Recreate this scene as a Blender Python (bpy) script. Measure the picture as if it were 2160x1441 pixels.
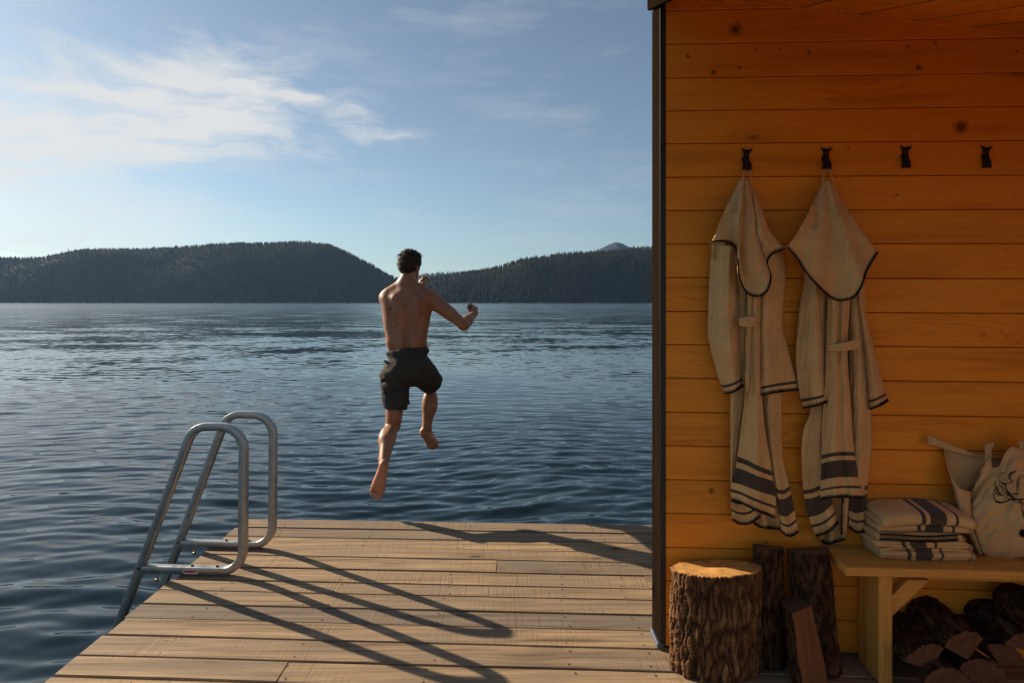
import bpy, bmesh, math, random
import numpy as np
from mathutils import Vector, Matrix
R = math.radians
scene = bpy.context.scene
for o in list(bpy.data.objects):
    bpy.data.objects.remove(o)
COL = scene.collection

# ------------------------------------------------------------------ camera
F, CX, HY, CAMH = 1250.0, 1080.0, 638.0, 1.6      # focal length, centre, horizon (photo pixels), eye height (m)
cam_d = bpy.data.cameras.new('camera')
cam_d.sensor_width = 36.0
cam_d.lens = 36.0 * F / 2160.0
cam_d.shift_y = -(720.5 - HY) / 2160.0
cam_d.clip_start = 0.05
cam_d.clip_end = 60000
cam = bpy.data.objects.new('camera', cam_d)
cam.location = (0, 0, CAMH)
cam.rotation_euler = (R(90), 0, 0)
COL.objects.link(cam)
scene.camera = cam

# ------------------------------------------------------------------ light
SUN_AZ, SUN_EL = -58.4, 24.7       # degrees left of straight ahead, above the horizon
world = bpy.data.worlds.new('World')
scene.world = world
world.use_nodes = True

def build_world():
    nt = world.node_tree
    nt.nodes.clear()
    N = lambda t, **k: _mk(nt, t, k)
    out = N('ShaderNodeOutputWorld')
    bg = N('ShaderNodeBackground')
    sky = N('ShaderNodeTexSky', sky_type='NISHITA', sun_disc=False, sun_elevation=R(SUN_EL),
            sun_rotation=R(SUN_AZ), altitude=20, air_density=1.0, dust_density=0.40, ozone_density=3.0)
    SKY = 0.050                                          # Background strength
    sk = N('ShaderNodeMixRGB', blend_type='MULTIPLY')
    sk.inputs[0].default_value = 1
    nt.links.new(sky.outputs[0], sk.inputs[1])
    sk.inputs[2].default_value = (0.88, 1.0, 0.985, 1)
    hs = N('ShaderNodeHueSaturation'); hs.inputs['Saturation'].default_value = 0.78; hs.inputs['Value'].default_value = 1.20
    nt.links.new(sk.outputs[0], hs.inputs['Color'])
    # direction -> azimuth / elevation in degrees
    tc = N('ShaderNodeTexCoord')
    sp = N('ShaderNodeSeparateXYZ')
    nt.links.new(tc.outputs['Generated'], sp.inputs[0])
    def M(op, a, b=None, c=None, clamp=False):
        n = N('ShaderNodeMath', operation=op)
        n.use_clamp = clamp
        for i, v in enumerate((a, b, c)):
            if v is None: continue
            if isinstance(v, (int, float)): n.inputs[i].default_value = v
            else: nt.links.new(v, n.inputs[i])
        return n.outputs[0]
    az = M('MULTIPLY', M('ARCTAN2', sp.outputs[0], sp.outputs[1]), 57.2958)
    el = M('MULTIPLY', M('ARCSINE', sp.outputs[2]), 57.2958)
    cv = N('ShaderNodeCombineXYZ')
    nt.links.new(az, cv.inputs[0]); nt.links.new(el, cv.inputs[1])
    # warp for wispy edges
    def noise(vec, scale, detail, rough, sx=1, sy=1, rot=0, off=(0, 0, 0), dist=0.0):
        mp = N('ShaderNodeMapping')
        mp.inputs['Scale'].default_value = (sx, sy, 1)
        mp.inputs['Rotation'].default_value = (0, 0, R(rot))
        mp.inputs['Location'].default_value = off
        nt.links.new(vec, mp.inputs[0])
        n = N('ShaderNodeTexNoise')
        n.inputs['Scale'].default_value = scale
        n.inputs['Detail'].default_value = detail
        n.inputs['Roughness'].default_value = rough
        n.inputs['Distortion'].default_value = dist
        nt.links.new(mp.outputs[0], n.inputs['Vector'])
        return n
    wn = noise(cv.outputs[0], 0.13, 3, 0.55, 0.6, 1.2)
    wv = N('ShaderNodeVectorMath', operation='SUBTRACT')
    nt.links.new(wn.outputs['Color'], wv.inputs[0]); wv.inputs[1].default_value = (0.5, 0.5, 0.5)
    ws = N('ShaderNodeVectorMath', operation='MULTIPLY')
    nt.links.new(wv.outputs[0], ws.inputs[0]); ws.inputs[1].default_value = (15, 5.7, 0)
    wa = N('ShaderNodeVectorMath', operation='ADD')
    nt.links.new(cv.outputs[0], wa.inputs[0]); nt.links.new(ws.outputs[0], wa.inputs[1])
    wvec = wa.outputs[0]
    def pxdeg(px, py):
        x, z = (px - CX) / F, (HY - py) / F
        return math.degrees(math.atan(x)), math.degrees(math.asin(z / math.sqrt(1 + x * x + z * z)))
    def blob(px, py, rx, ry, rot, soft0=1.0, soft1=0.25):
        a, e = pxdeg(px, py)
        sub = N('ShaderNodeVectorMath', operation='SUBTRACT')
        nt.links.new(wvec, sub.inputs[0]); sub.inputs[1].default_value = (a, e, 0)
        mp = N('ShaderNodeMapping', vector_type='TEXTURE')
        mp.inputs['Rotation'].default_value = (0, 0, R(rot))
        mp.inputs['Scale'].default_value = (rx / F * 57.3, ry / F * 57.3, 1)
        nt.links.new(sub.outputs[0], mp.inputs[0])
        ln = N('ShaderNodeVectorMath', operation='LENGTH')
        nt.links.new(mp.outputs[0], ln.inputs[0])
        mr = N('ShaderNodeMapRange', interpolation_type='SMOOTHSTEP')
        nt.links.new(ln.outputs['Value'], mr.inputs[0])
        mr.inputs[1].default_value = soft0; mr.inputs[2].default_value = soft1
        mr.inputs[3].default_value = 0; mr.inputs[4].default_value = 1
        return mr.outputs[0]
    fib = noise(wvec, 0.34, 6, 0.66, 0.30, 1.45, -9)         # fibres
    fib2 = noise(cv.outputs[0], 0.18, 4, 0.62, 0.35, 1.6, 6, (7, 3, 0))
    soft = noise(cv.outputs[0], 0.085, 1, 0.5, 0.8, 1.3, 0, (2, 9, 0))
    main = blob(270, 255, 540, 165, 11)
    main = M('MAXIMUM', main, M('MULTIPLY', blob(430, 180, 300, 135, 14), 0.95))
    main = M('MAXIMUM', main, M('MULTIPLY', blob(60, 300, 420, 130, 5), 1.0))
    tail = blob(700, 220, 250, 40, -16)
    main = M('MAXIMUM', main, M('MULTIPLY', tail, 0.85))
    low = M('MULTIPLY', blob(0, 450, 560, 125, 2), 0.80)
    fr = N('ShaderNodeMapRange'); nt.links.new(fib.outputs[0], fr.inputs[0])
    fr.inputs[1].default_value = 0.34; fr.inputs[2].default_value = 0.72
    fr.inputs[3].default_value = -0.62; fr.inputs[4].default_value = 0.62
    dmain = M('MULTIPLY', M('ADD', main, M('MULTIPLY', fr.outputs[0], 1.0), clamp=True), M('POWER', main, 0.6), clamp=True)
    dlow = M('MULTIPLY', M('ADD', low, M('MULTIPLY', fr.outputs[0], 0.8), clamp=True), low, clamp=True)
    f2 = N('ShaderNodeMapRange'); nt.links.new(fib2.outputs[0], f2.inputs[0])
    f2.inputs[1].default_value = 0.50; f2.inputs[2].default_value = 0.78
    thin = M('MULTIPLY', M('MULTIPLY', f2.outputs[0], soft.outputs[0]), 0.42)
    dens = M('MAXIMUM', M('MULTIPLY', M('MAXIMUM', dmain, dlow), 0.88), thin)
    # fade the clouds out below the horizon
    up = N('ShaderNodeMapRange'); nt.links.new(el, up.inputs[0])
    up.inputs[1].default_value = 0.0; up.inputs[2].default_value = 3.0
    dens = M('MULTIPLY', dens, up.outputs[0], clamp=True)
    mix = N('ShaderNodeMixRGB')
    nt.links.new(dens, mix.inputs[0]); nt.links.new(hs.outputs[0], mix.inputs[1])
    mix.inputs[2].default_value = (0.50 / SKY, 0.49 / SKY, 0.475 / SKY, 1)
    nt.links.new(mix.outputs[0], bg.inputs[0])
    bg.inputs[1].default_value = SKY
    nt.links.new(bg.outputs[0], out.inputs[0])

def _mk(nt, t, k):
    n = nt.nodes.new(t)
    for a, b in k.items(): setattr(n, a, b)
    return n
build_world()

sun_d = bpy.data.lights.new('sun', 'SUN')
sun_d.energy = 5.0
sun_d.angle = R(0.53)
sun_d.color = (1.0, 0.83, 0.62)
sun = bpy.data.objects.new('sun', sun_d)
sd = Vector((math.sin(R(SUN_AZ)) * math.cos(R(SUN_EL)), math.cos(R(SUN_AZ)) * math.cos(R(SUN_EL)), math.sin(R(SUN_EL))))
sun.rotation_euler = sd.to_track_quat('Z', 'Y').to_euler()
sun.location = (-6, 6, 8)
COL.objects.link(sun)

vs = scene.view_settings
vs.view_transform = 'Standard'
vs.look = 'None'
vs.exposure = 0.70
vs.gamma = 1.0
scene.render.engine = 'CYCLES'
scene.cycles.use_denoising = True
scene.cycles.max_bounces = 8
scene.cycles.diffuse_bounces = 4
scene.cycles.glossy_bounces = 4
scene.cycles.volume_bounces = 0
scene.cycles.caustics_reflective = False
scene.cycles.caustics_refractive = False
scene.cycles.sample_clamp_indirect = 6

# ------------------------------------------------------------------ helpers
def P(px, py, Y):
    "photo pixel at forward distance Y -> world point"
    return Vector(((px - CX) / F * Y, Y, CAMH - (py - HY) / F * Y))
def G(px, py, z=0.0):
    "photo pixel on the level z"
    Y = (CAMH - z) * F / (py - HY)
    return P(px, py, Y)

def empty(name, loc, label=None, cat=None, group=None):
    o = bpy.data.objects.new(name, None)
    o.location = loc
    o.empty_display_size = 0.1
    COL.objects.link(o)
    tag(o, label, cat, group)
    return o
def tag(o, label=None, cat=None, group=None, kind=None):
    if label: o['label'] = label
    if cat: o['category'] = cat
    if group: o['group'] = group
    if kind: o['kind'] = kind
    return o
def world_loc(o):
    v = Vector(o.location)
    while o.parent:
        o = o.parent
        v += Vector(o.location)
    return v
def link_obj(name, me, parent=None, loc=None):
    o = bpy.data.objects.new(name, me)
    COL.objects.link(o)
    if loc is not None: o.location = loc
    if parent: o.parent = parent
    return o
def mesh(name, verts, faces, mat, parent=None, loc=None, smooth=False, uv=None, mats=None, fmat=None):
    """verts in world coordinates; loc = world origin of the object (defaults to the parent's)"""
    pl = world_loc(parent) if parent else Vector((0, 0, 0))
    if loc is None: loc = pl
    loc = Vector(loc)
    V = np.asarray(verts, dtype=np.float64).reshape(-1, 3) - np.array(loc)
    me = bpy.data.meshes.new(name)
    if isinstance(faces, np.ndarray):
        nf, k = faces.shape
        me.vertices.add(len(V)); me.vertices.foreach_set('co', V.ravel().astype(np.float32))
        me.loops.add(nf * k); me.loops.foreach_set('vertex_index', faces.ravel().astype(np.int32))
        me.polygons.add(nf); me.polygons.foreach_set('loop_start', np.arange(0, nf * k, k, dtype=np.int32))
        me.update(calc_edges=True)
    else:
        me.from_pydata([tuple(v) for v in V], [], faces)
    for m in (mats or [mat]): me.materials.append(m)
    if fmat is not None: me.polygons.foreach_set('material_index', np.asarray(fmat, dtype=np.int32))
    if smooth: me.polygons.foreach_set('use_smooth', np.ones(len(me.polygons), dtype=bool))
    if uv is not None:
        ul = me.uv_layers.new(name='UVMap')
        li = np.zeros(len(me.loops), dtype=np.int32); me.loops.foreach_get('vertex_index', li)
        ul.data.foreach_set('uv', np.asarray(uv, dtype=np.float32)[li].ravel())
    me.update()
    return link_obj(name, me, parent, loc - pl)

def bm_obj(name, bm, mat, parent=None, loc=None, smooth=False, mats=None):
    pl = world_loc(parent) if parent else Vector((0, 0, 0))
    if loc is None: loc = pl
    loc = Vector(loc)
    bmesh.ops.translate(bm, verts=bm.verts, vec=-loc)
    bmesh.ops.recalc_face_normals(bm, faces=bm.faces)
    me = bpy.data.meshes.new(name)
    bm.to_mesh(me); bm.free()
    for m in (mats or [mat]): me.materials.append(m)
    if smooth: me.polygons.foreach_set('use_smooth', np.ones(len(me.polygons), dtype=bool))
    return link_obj(name, me, parent, loc - pl)

def add_hull(bm, bottom, top):
    "prism between two equal rings of points"
    n = len(bottom)
    a = [bm.verts.new(p) for p in bottom]; b = [bm.verts.new(p) for p in top]
    bm.faces.new(a[::-1]); bm.faces.new(b)
    for i in range(n): bm.faces.new((a[i], a[(i + 1) % n], b[(i + 1) % n], b[i]))
def box_pts(o, ex, ey, ez):
    o, ex, ey, ez = map(Vector, (o, ex, ey, ez))
    return [o, o + ex, o + ex + ey, o + ey], [o + ez, o + ex + ez, o + ex + ey + ez, o + ey + ez]
def bevel(bm, w, seg=1, ang=30):
    es = [e for e in bm.edges if len(e.link_faces) == 2 and e.calc_face_angle(0) > R(ang)]
    bmesh.ops.bevel(bm, geom=es, offset=w, segments=seg, profile=0.6, affect='EDGES', clamp_overlap=True)
def box(name, o, ex, ey, ez, mat, parent, bev=0.003, loc=None, seg=1):
    bm = bmesh.new()
    add_hull(bm, *box_pts(o, ex, ey, ez))
    bmesh.ops.recalc_face_normals(bm, faces=bm.faces)
    if bev: bevel(bm, bev, seg)
    if loc is None: loc = Vector(o) + (Vector(ex) + Vector(ey) + Vector(ez)) / 2
    return bm_obj(name, bm, mat, parent, loc)

def tube_arrays(pts, rad, n=6, cap=True):
    pts = [Vector(p) for p in pts]
    m = len(pts)
    if not hasattr(rad, '__len__'): rad = [rad] * m
    V, Fc = [], []
    up = Vector((0.31, 0.22, 0.92))
    for i, p in enumerate(pts):
        t = (pts[min(i + 1, m - 1)] - pts[max(i - 1, 0)]).normalized()
        if abs(t.dot(up)) > 0.96: up = Vector((1, 0.1, 0.05))
        a = t.cross(up).normalized(); b = t.cross(a).normalized()
        up = -b if False else up
        for k in range(n):
            th = 2 * math.pi * k / n
            V.append(p + (a * math.cos(th) + b * math.sin(th)) * rad[i])
    for i in range(m - 1):
        for k in range(n):
            Fc.append((i * n + k, i * n + (k + 1) % n, (i + 1) * n + (k + 1) % n, (i + 1) * n + k))
    if cap:
        Fc.append(tuple(range(n))[::-1]); Fc.append(tuple((m - 1) * n + k for k in range(n)))
    return V, Fc
class MB:
    "collects shapes of ONE part"
    def __init__(self): self.v, self.f = [], []
    def add(self, V, Fc):
        b = len(self.v)
        self.v += [tuple(x) for x in V]
        self.f += [tuple(i + b for i in f) for f in Fc]
        return self
    def tube(self, pts, rad, n=6): return self.add(*tube_arrays(pts, rad, n))
    def build(self, name, mat, parent=None, loc=None, smooth=True):
        return mesh(name, self.v, self.f, mat, parent, loc, smooth)

def catmull(pts, n):
    "resample a polyline smoothly to n points (by chord length)"
    pts = np.asarray(pts, dtype=float)
    if len(pts) == 2:
        return pts[0] + (pts[1] - pts[0]) * np.linspace(0, 1, n)[:, None]
    d = np.r_[0, np.cumsum(np.linalg.norm(np.diff(pts, axis=0), axis=1))]
    d /= d[-1]
    ext = np.vstack([2 * pts[0] - pts[1], pts, 2 * pts[-1] - pts[-2]])
    out = []
    for u in np.linspace(0, 1, n):
        i = min(max(np.searchsorted(d, u, side='right') - 1, 0), len(pts) - 2)
        t = (u - d[i]) / max(d[i + 1] - d[i], 1e-9)
        p0, p1, p2, p3 = ext[i:i + 4]
        m1, m2 = (p2 - p0) * 0.5, (p3 - p1) * 0.5
        out.append((2*t**3-3*t**2+1)*p1 + (t**3-2*t**2+t)*m1 + (-2*t**3+3*t**2)*p2 + (t**3-t**2)*m2)
    return np.array(out)

# ------------------------------------------------------------------ materials
def new_mat(name):
    m = bpy.data.materials.new(name)
    m.use_nodes = True
    nt = m.node_tree
    b = nt.nodes['Principled BSDF']
    return m, nt, b
class NT:
    def __init__(self, nt): self.nt = nt
    def n(self, t, **k): return _mk(self.nt, t, k)
    def l(self, a, b): self.nt.links.new(a, b)
    def coords(self, kind='Object'):
        return self.n('ShaderNodeTexCoord').outputs[kind]
    def mapping(self, vec, scale=(1, 1, 1), loc=(0, 0, 0), rot=(0, 0, 0)):
        m = self.n('ShaderNodeMapping'); self.l(vec, m.inputs[0])
        m.inputs['Scale'].default_value = scale; m.inputs['Location'].default_value = loc; m.inputs['Rotation'].default_value = rot
        return m.outputs[0]
    def noise(self, vec, scale=1, detail=4, rough=0.5, dist=0.0, out=0):
        n = self.n('ShaderNodeTexNoise'); self.l(vec, n.inputs['Vector'])
        n.inputs['Scale'].default_value = scale; n.inputs['Detail'].default_value = detail
        n.inputs['Roughness'].default_value = rough; n.inputs['Distortion'].default_value = dist
        return n.outputs[out]
    def ramp(self, fac, stops):
        r = self.n('ShaderNodeValToRGB'); self.l(fac, r.inputs[0])
        e = r.color_ramp.elements
        while len(e) < len(stops): e.new(0.5)
        for i, (p, c) in enumerate(stops):
            e[i].position = p
            e[i].color = (c, c, c, 1) if isinstance(c, (int, float)) else (*c, 1)
        return r.outputs[0]
    def mix(self, fac, a, b, mode='MIX'):
        m = self.n('ShaderNodeMixRGB', blend_type=mode)
        for i, v in enumerate((fac, a, b)):
            if isinstance(v, (int, float)): m.inputs[i].default_value = v if i == 0 else (v, v, v, 1)
            elif isinstance(v, tuple): m.inputs[i].default_value = (*v, 1)
            else: self.l(v, m.inputs[i])
        return m.outputs[0]
    def math(self, op, a, b=None, c=None, clamp=False):
        n = self.n('ShaderNodeMath', operation=op); n.use_clamp = clamp
        for i, v in enumerate((a, b, c)):
            if v is None: continue
            if isinstance(v, (int, float)): n.inputs[i].default_value = v
            else: self.l(v, n.inputs[i])
        return n.outputs[0]
    def vadd(self, a, b, op='ADD'):
        n = self.n('ShaderNodeVectorMath', operation=op)
        for i, v in enumerate((a, b)):
            if isinstance(v, tuple): n.inputs[i].default_value = v
            else: self.l(v, n.inputs[i])
        return n.outputs[0]
    def rng(self, v, a, b, c=0.0, d=1.0, smooth=False):
        m = self.n('ShaderNodeMapRange'); self.l(v, m.inputs[0])
        if smooth: m.interpolation_type = 'SMOOTHSTEP'
        for i, x in enumerate((a, b, c, d)): m.inputs[i + 1].default_value = x
        return m.outputs[0]
    def bump(self, h, dist=0.01, strength=1.0, normal=None):
        b = self.n('ShaderNodeBump'); self.l(h, b.inputs['Height'])
        b.inputs['Distance'].default_value = dist; b.inputs['Strength'].default_value = strength
        if normal is not None: self.l(normal, b.inputs['Normal'])
        return b.outputs[0]
    def sep(self, v):
        s = self.n('ShaderNodeSeparateXYZ'); self.l(v, s.inputs[0]); return s.outputs
    def rand(self):
        return self.n('ShaderNodeObjectInfo').outputs['Random']
    def comb(self, x=0.0, y=0.0, z=0.0):
        c = self.n('ShaderNodeCombineXYZ')
        for i, v in enumerate((x, y, z)):
            if isinstance(v, (int, float)): c.inputs[i].default_value = v
            else: self.l(v, c.inputs[i])
        return c.outputs[0]

def plain(name, col, rough=0.6, metal=0.0, spec=0.5, bump=None):
    m, nt, b = new_mat(name)
    b.inputs['Base Color'].default_value = (*col, 1)
    b.inputs['Roughness'].default_value = rough
    b.inputs['Metallic'].default_value = metal
    b.inputs['Specular IOR Level'].default_value = spec
    t = NT(nt)
    v = t.coords()
    n = t.noise(v, 30 if bump is None else bump[0], 5, 0.6)
    c = t.mix(t.rng(n, 0.3, 0.7), tuple(x * 0.8 for x in col), tuple(min(1, x * 1.18) for x in col))
    t.l(c, b.inputs['Base Color'])
    if bump: t.l(t.bump(n, bump[1], 0.6), b.inputs['Normal'])
    return m

def wood(name, light, mid, dark, along='x', knots=0.6, saw=0.0, rough=0.7, grain=1.0, gray=None, bumpd=0.0015, extra_knots=(), curl=0.0, fine=0.34, spec=0.3, figure=0.0):
    "board: grain runs along the object's local axis, every board different"
    m, nt, b = new_mat(name)
    t = NT(nt)
    v = t.coords('Object')
    if along == 'z': v = t.mapping(v, rot=(0, R(90), 0))
    if along == 'y': v = t.mapping(v, rot=(0, 0, R(90)))
    rnd = t.rand()
    off = t.comb(t.math('MULTIPLY', rnd, 91.0), t.math('MULTIPLY', rnd, 37.0), t.math('MULTIPLY', rnd, 53.0))
    vo = t.vadd(v, off)
    # knots: sparse cells stretched along the grain
    kv = t.mapping(vo, (2.1, 6.5, 6.5))
    vor = t.n('ShaderNodeTexVoronoi'); t.l(kv, vor.inputs['Vector']); vor.inputs['Scale'].default_value = 1.0
    vor.inputs['Randomness'].default_value = 1.0
    cellr = t.n('ShaderNodeTexWhiteNoise'); t.l(vor.outputs['Color'], cellr.inputs['Vector'])
    size = t.math('MULTIPLY', t.math('GREATER_THAN', cellr.outputs['Value'], 1 - 0.5 * knots), t.math('ADD', 0.05, t.math('MULTIPLY', cellr.outputs['Value'], 0.06)))
    kd = t.math('DIVIDE', vor.outputs['Distance'], t.math('ADD', size, 0.0001))
    core = t.math('MULTIPLY', t.rng(kd, 1.25, 0.45, 0, 1, True), t.math('GREATER_THAN', size, 0.001))
    halo = t.math('MULTIPLY', t.rng(kd, 5.0, 0.8, 0, 1, True), t.math('GREATER_THAN', size, 0.001))
    # grain, bent round the knots
    wv = t.vadd(vo, t.comb(0.0, t.math('MULTIPLY', halo, 0.018), 0.0))
    wob = t.noise(t.mapping(vo, (1.3, 4, 4)), 1.0, 2, 0.5)
    wv = t.vadd(wv, t.comb(0.0, t.math('MULTIPLY', t.math('SUBTRACT', wob, 0.5), 0.03 + curl), 0.0))
    g1 = t.noise(t.mapping(wv, (1.1, 34 * grain, 34 * grain)), 1.0, 5, 0.6)
    g2 = t.noise(t.mapping(wv, (5, 210 * grain, 210 * grain)), 1.0, 3, 0.6)
    blot = t.noise(t.mapping(vo, (1.6, 5, 5)), 1.0, 4, 0.6)
    c = t.ramp(g1, [(0.30, dark), (0.47, mid), (0.66, light)])
    c = t.mix(t.rng(g2, 0.42, 0.62, fine, 0.0), c, tuple(x * 0.55 for x in dark))
    tint = t.ramp(rnd, [(0.0, (0.80, 0.80, 0.82)), (0.35, (1.0, 0.97, 0.93)), (0.6, (0.93, 0.90, 0.88)), (0.8, (1.10, 1.04, 0.95)), (1.0, (0.86, 0.82, 0.78))])
    c = t.mix(1.0, c, tint, 'MULTIPLY')
    if gray:
        c = t.mix(t.rng(blot, 0.42, 0.72, 0.0, 0.75), c, gray)
    else:
        c = t.mix(t.rng(blot, 0.35, 0.75, 0.0, 0.35), c, mid)
    h = t.math('ADD', t.math('MULTIPLY', g1, 0.6), t.math('MULTIPLY', g2, 0.5))
    if figure:
        # flat-sawn figure: contour lines of a slow noise, only here and there
        fn = t.noise(t.mapping(vo, (0.9, 9, 9)), 1.0, 2, 0.45)
        ln = t.math('ABSOLUTE', t.math('SUBTRACT', t.math('FRACT', t.math('MULTIPLY', fn, 15)), 0.5))
        where = t.rng(t.noise(t.mapping(vo, (0.8, 2, 2), (5, 5, 5)), 1.0, 1, 0.5), 0.50, 0.62)
        c = t.mix(t.math('MULTIPLY', t.math('MULTIPLY', t.rng(ln, 0.12, 0.0), where), figure), c, tuple(x * 0.5 for x in dark))
    if saw:
        s = t.noise(t.mapping(vo, (75, 2.2, 2.2), rot=(0, 0, R(7))), 1.0, 3, 0.6)
        patch = t.noise(t.mapping(vo, (2.2, 3, 3)), 1.0, 2, 0.5)
        sm = t.math('MULTIPLY', t.rng(s, 0.50, 0.66), t.rng(patch, 0.45, 0.62))
        c = t.mix(t.math('MULTIPLY', sm, saw), c, tuple(x * 0.55 for x in mid))
        h = t.math('SUBTRACT', h, t.math('MULTIPLY', sm, 0.6))
    c = t.mix(t.math('MULTIPLY', halo, 0.35), c, tuple(x * 0.75 for x in dark))
    c = t.mix(t.math('MULTIPLY', core, 0.85), c, tuple(x * 0.28 for x in dark))
    if extra_knots:
        geo = t.n('ShaderNodeNewGeometry').outputs['Position']
        wn2 = t.noise(geo, 60, 2, 0.6, out=1)
        gp = t.vadd(geo, t.vadd(wn2, (0.02, 0.02, 0.02), 'MULTIPLY'))
    for (kp, kr) in extra_knots:
        dv = t.n('ShaderNodeVectorMath', operation='DISTANCE')
        t.l(gp, dv.inputs[0]); dv.inputs[1].default_value = tuple(Vector(kp) + Vector((0.01, 0.01, 0.01)))
        dd = dv.outputs['Value']
        ring = t.rng(t.math('SINE', t.math('MULTIPLY', dd, 700)), -1, 1, 0.3, 0.75)
        c = t.mix(t.math('MULTIPLY', t.rng(dd, kr, kr * 0.86, 0, 1, True), ring), c, tuple(x * 0.40 for x in dark))
        c = t.mix(t.rng(dd, kr * 0.62, kr * 0.35, 0, 0.85, True), c, tuple(x * 0.16 for x in dark))
    t.l(c, b.inputs['Base Color'])
    b.inputs['Roughness'].default_value = rough
    b.inputs['Specular IOR Level'].default_value = spec
    t.l(t.bump(h, bumpd, 0.8), b.inputs['Normal'])
    return m
rng = np.random.default_rng(7)
random.seed(7)
# ================================================================== the setting
ZW = -0.42                                            # lake level below the deck

def water_material():
    m, nt, b = new_mat('lake_water')
    t = NT(nt)
    geo = t.n('ShaderNodeNewGeometry')
    pos = geo.outputs['Position']
    s = t.sep(pos)
    dist = t.math('SQRT', t.math('ADD', t.math('MULTIPLY', s[0], s[0]), t.math('MULTIPLY', s[1], s[1])))
    far = t.rng(dist, 6, 26, 0, 1, True)
    def slope(scale, sx, sy, detail, rough, off):
        n = t.noise(t.mapping(pos, (sx, sy, 0.01), off), scale, detail, rough, 0.0, 1)
        return t.vadd(n, (0.5, 0.5, 0.5), 'SUBTRACT')
    def scaled(v, f):
        n = t.n('ShaderNodeVectorMath', operation='SCALE'); t.l(v, n.inputs[0])
        if isinstance(f, (int, float)): n.inputs['Scale'].default_value = f
        else: t.l(f, n.inputs['Scale'])
        return n.outputs[0]
    gust = t.noise(t.mapping(pos, (0.012, 0.03, 0.01)), 1.0, 3, 0.5)
    gust = t.rng(gust, 0.3, 0.7, 0.6, 1.35)
    big = slope(0.30, 0.45, 1.0, 6, 0.66, (0, 0, 0))
    mid = slope(4.0, 0.6, 1.0, 4, 0.6, (31, 7, 0))
    tot = scaled(big, t.math('MULTIPLY', t.math('MULTIPLY', far, 0.30), gust))
    tot = t.vadd(tot, scaled(mid, t.math('MULTIPLY', t.math('ADD', 0.035, t.math('MULTIPLY', far, 0.24)), gust)))
    tot = t.vadd(tot, (1, 1, 0), 'MULTIPLY')
    nn = t.vadd(geo.outputs['Normal'], tot)
    nz = t.n('ShaderNodeVectorMath', operation='NORMALIZE'); t.l(nn, nz.inputs[0])
    t.l(nz.outputs[0], b.inputs['Normal'])
    b.inputs['Base Color'].default_value = (0.010, 0.022, 0.030, 1)
    t.l(t.rng(t.math('LOGARITHM', dist, 10.0), 0.72, 2.6, 0.022, 0.17), b.inputs['Roughness'])
    b.inputs['IOR'].default_value = 1.333
    b.inputs['Specular IOR Level'].default_value = 0.5
    return m

def build_water():
    # fan of cells: fine near the dock, coarse towards the horizon
    ang = np.linspace(-0.84, 0.60, 460)
    oy = -3.0
    r = [4.6]
    while r[-1] < 20000:
        d = r[-1]
        step = 0.017 if d < 8.5 else 0.017 * (d / 8.5) ** 1.9
        if d > 60: step = d * 0.06
        r.append(d + step)
    r = np.array(r)
    A, Rr = np.meshgrid(ang, r)
    X = np.tan(A) * Rr * 0.98
    Y = oy + Rr
    # waves: a small sum of travelling ripples, crests roughly along X
    Z = np.zeros_like(X)
    rg = np.random.default_rng(3)
    wx = X + 0.25 * np.sin(0.85 * Y + 0.6 * X) ; wy = Y + 0.16 * np.sin(1.1 * X + 0.5 * Y)
    for i in range(60):
        lam = 0.125 * (5.5 ** rg.random())
        th = rg.normal(0, 0.19)
        k = 2 * math.pi / lam
        a = 0.0105 * lam ** 0.9 * (0.5 + 0.9 * rg.random()) * 0.285
        ph = rg.random() * 6.28
        Z += a * np.sin(k * (wx * math.sin(th) + wy * math.cos(th)) + ph)
    calm = 0.70 + 0.35 * np.sin(0.37 * X + 1.3) * np.sin(0.29 * Y + 0.5)
    # ripples spreading from the ladder side
    dx, dy = X + 2.6, Y - 2.7
    q = np.sqrt(dx * dx + dy * dy)
    Z += 0.006 * np.exp(-q / 0.8) * np.sin(q * 21 + 1.5 * np.sin(2 * np.arctan2(dy, dx)))
    fade = np.clip((27 - Rr) / 18, 0, 1)
    Z = ZW + Z * calm * fade * 1.25
    n, k = X.shape
    idx = np.arange(n * k).reshape(n, k)
    Fc = np.stack([idx[:-1, :-1], idx[:-1, 1:], idx[1:, 1:], idx[1:, :-1]], -1).reshape(-1, 4)
    keep = (r[:-1] + oy < 10500)
    Fc = Fc.reshape(n - 1, k - 1, 4)[keep].reshape(-1, 4)
    o = mesh('lake_water', np.stack([X, Y, Z], -1).reshape(-1, 3), Fc, water_material(), smooth=True)
    tag(o, kind='structure')
    return o
WATER = build_water()
# the same lake behind and beside the camera
mesh_w2 = mesh('lake_water', [(-7000, -2500, ZW - 0.03), (7000, -2500, ZW - 0.03), (7000, 10500, ZW - 0.03), (-7000, 10500, ZW - 0.03)],
               [(0, 1, 2, 3)], WATER.data.materials[0])
tag(mesh_w2, kind='structure')

# ------------------------------------------------------------------ hills and forest
def vnoise(x, y, seed):
    rg = np.random.default_rng(seed)
    out = np.zeros_like(x)
    for o in range(5):
        f = 2.0 ** o
        for _ in range(3):
            th = rg.random() * 6.28; ph = rg.random() * 6.28
            out += np.sin((x * math.cos(th) + y * math.sin(th)) * f + ph + 1.3 * np.sin(f * 0.7 * (y * math.cos(th) - x * math.sin(th)) + ph)) / f / 3
    return out

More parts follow.
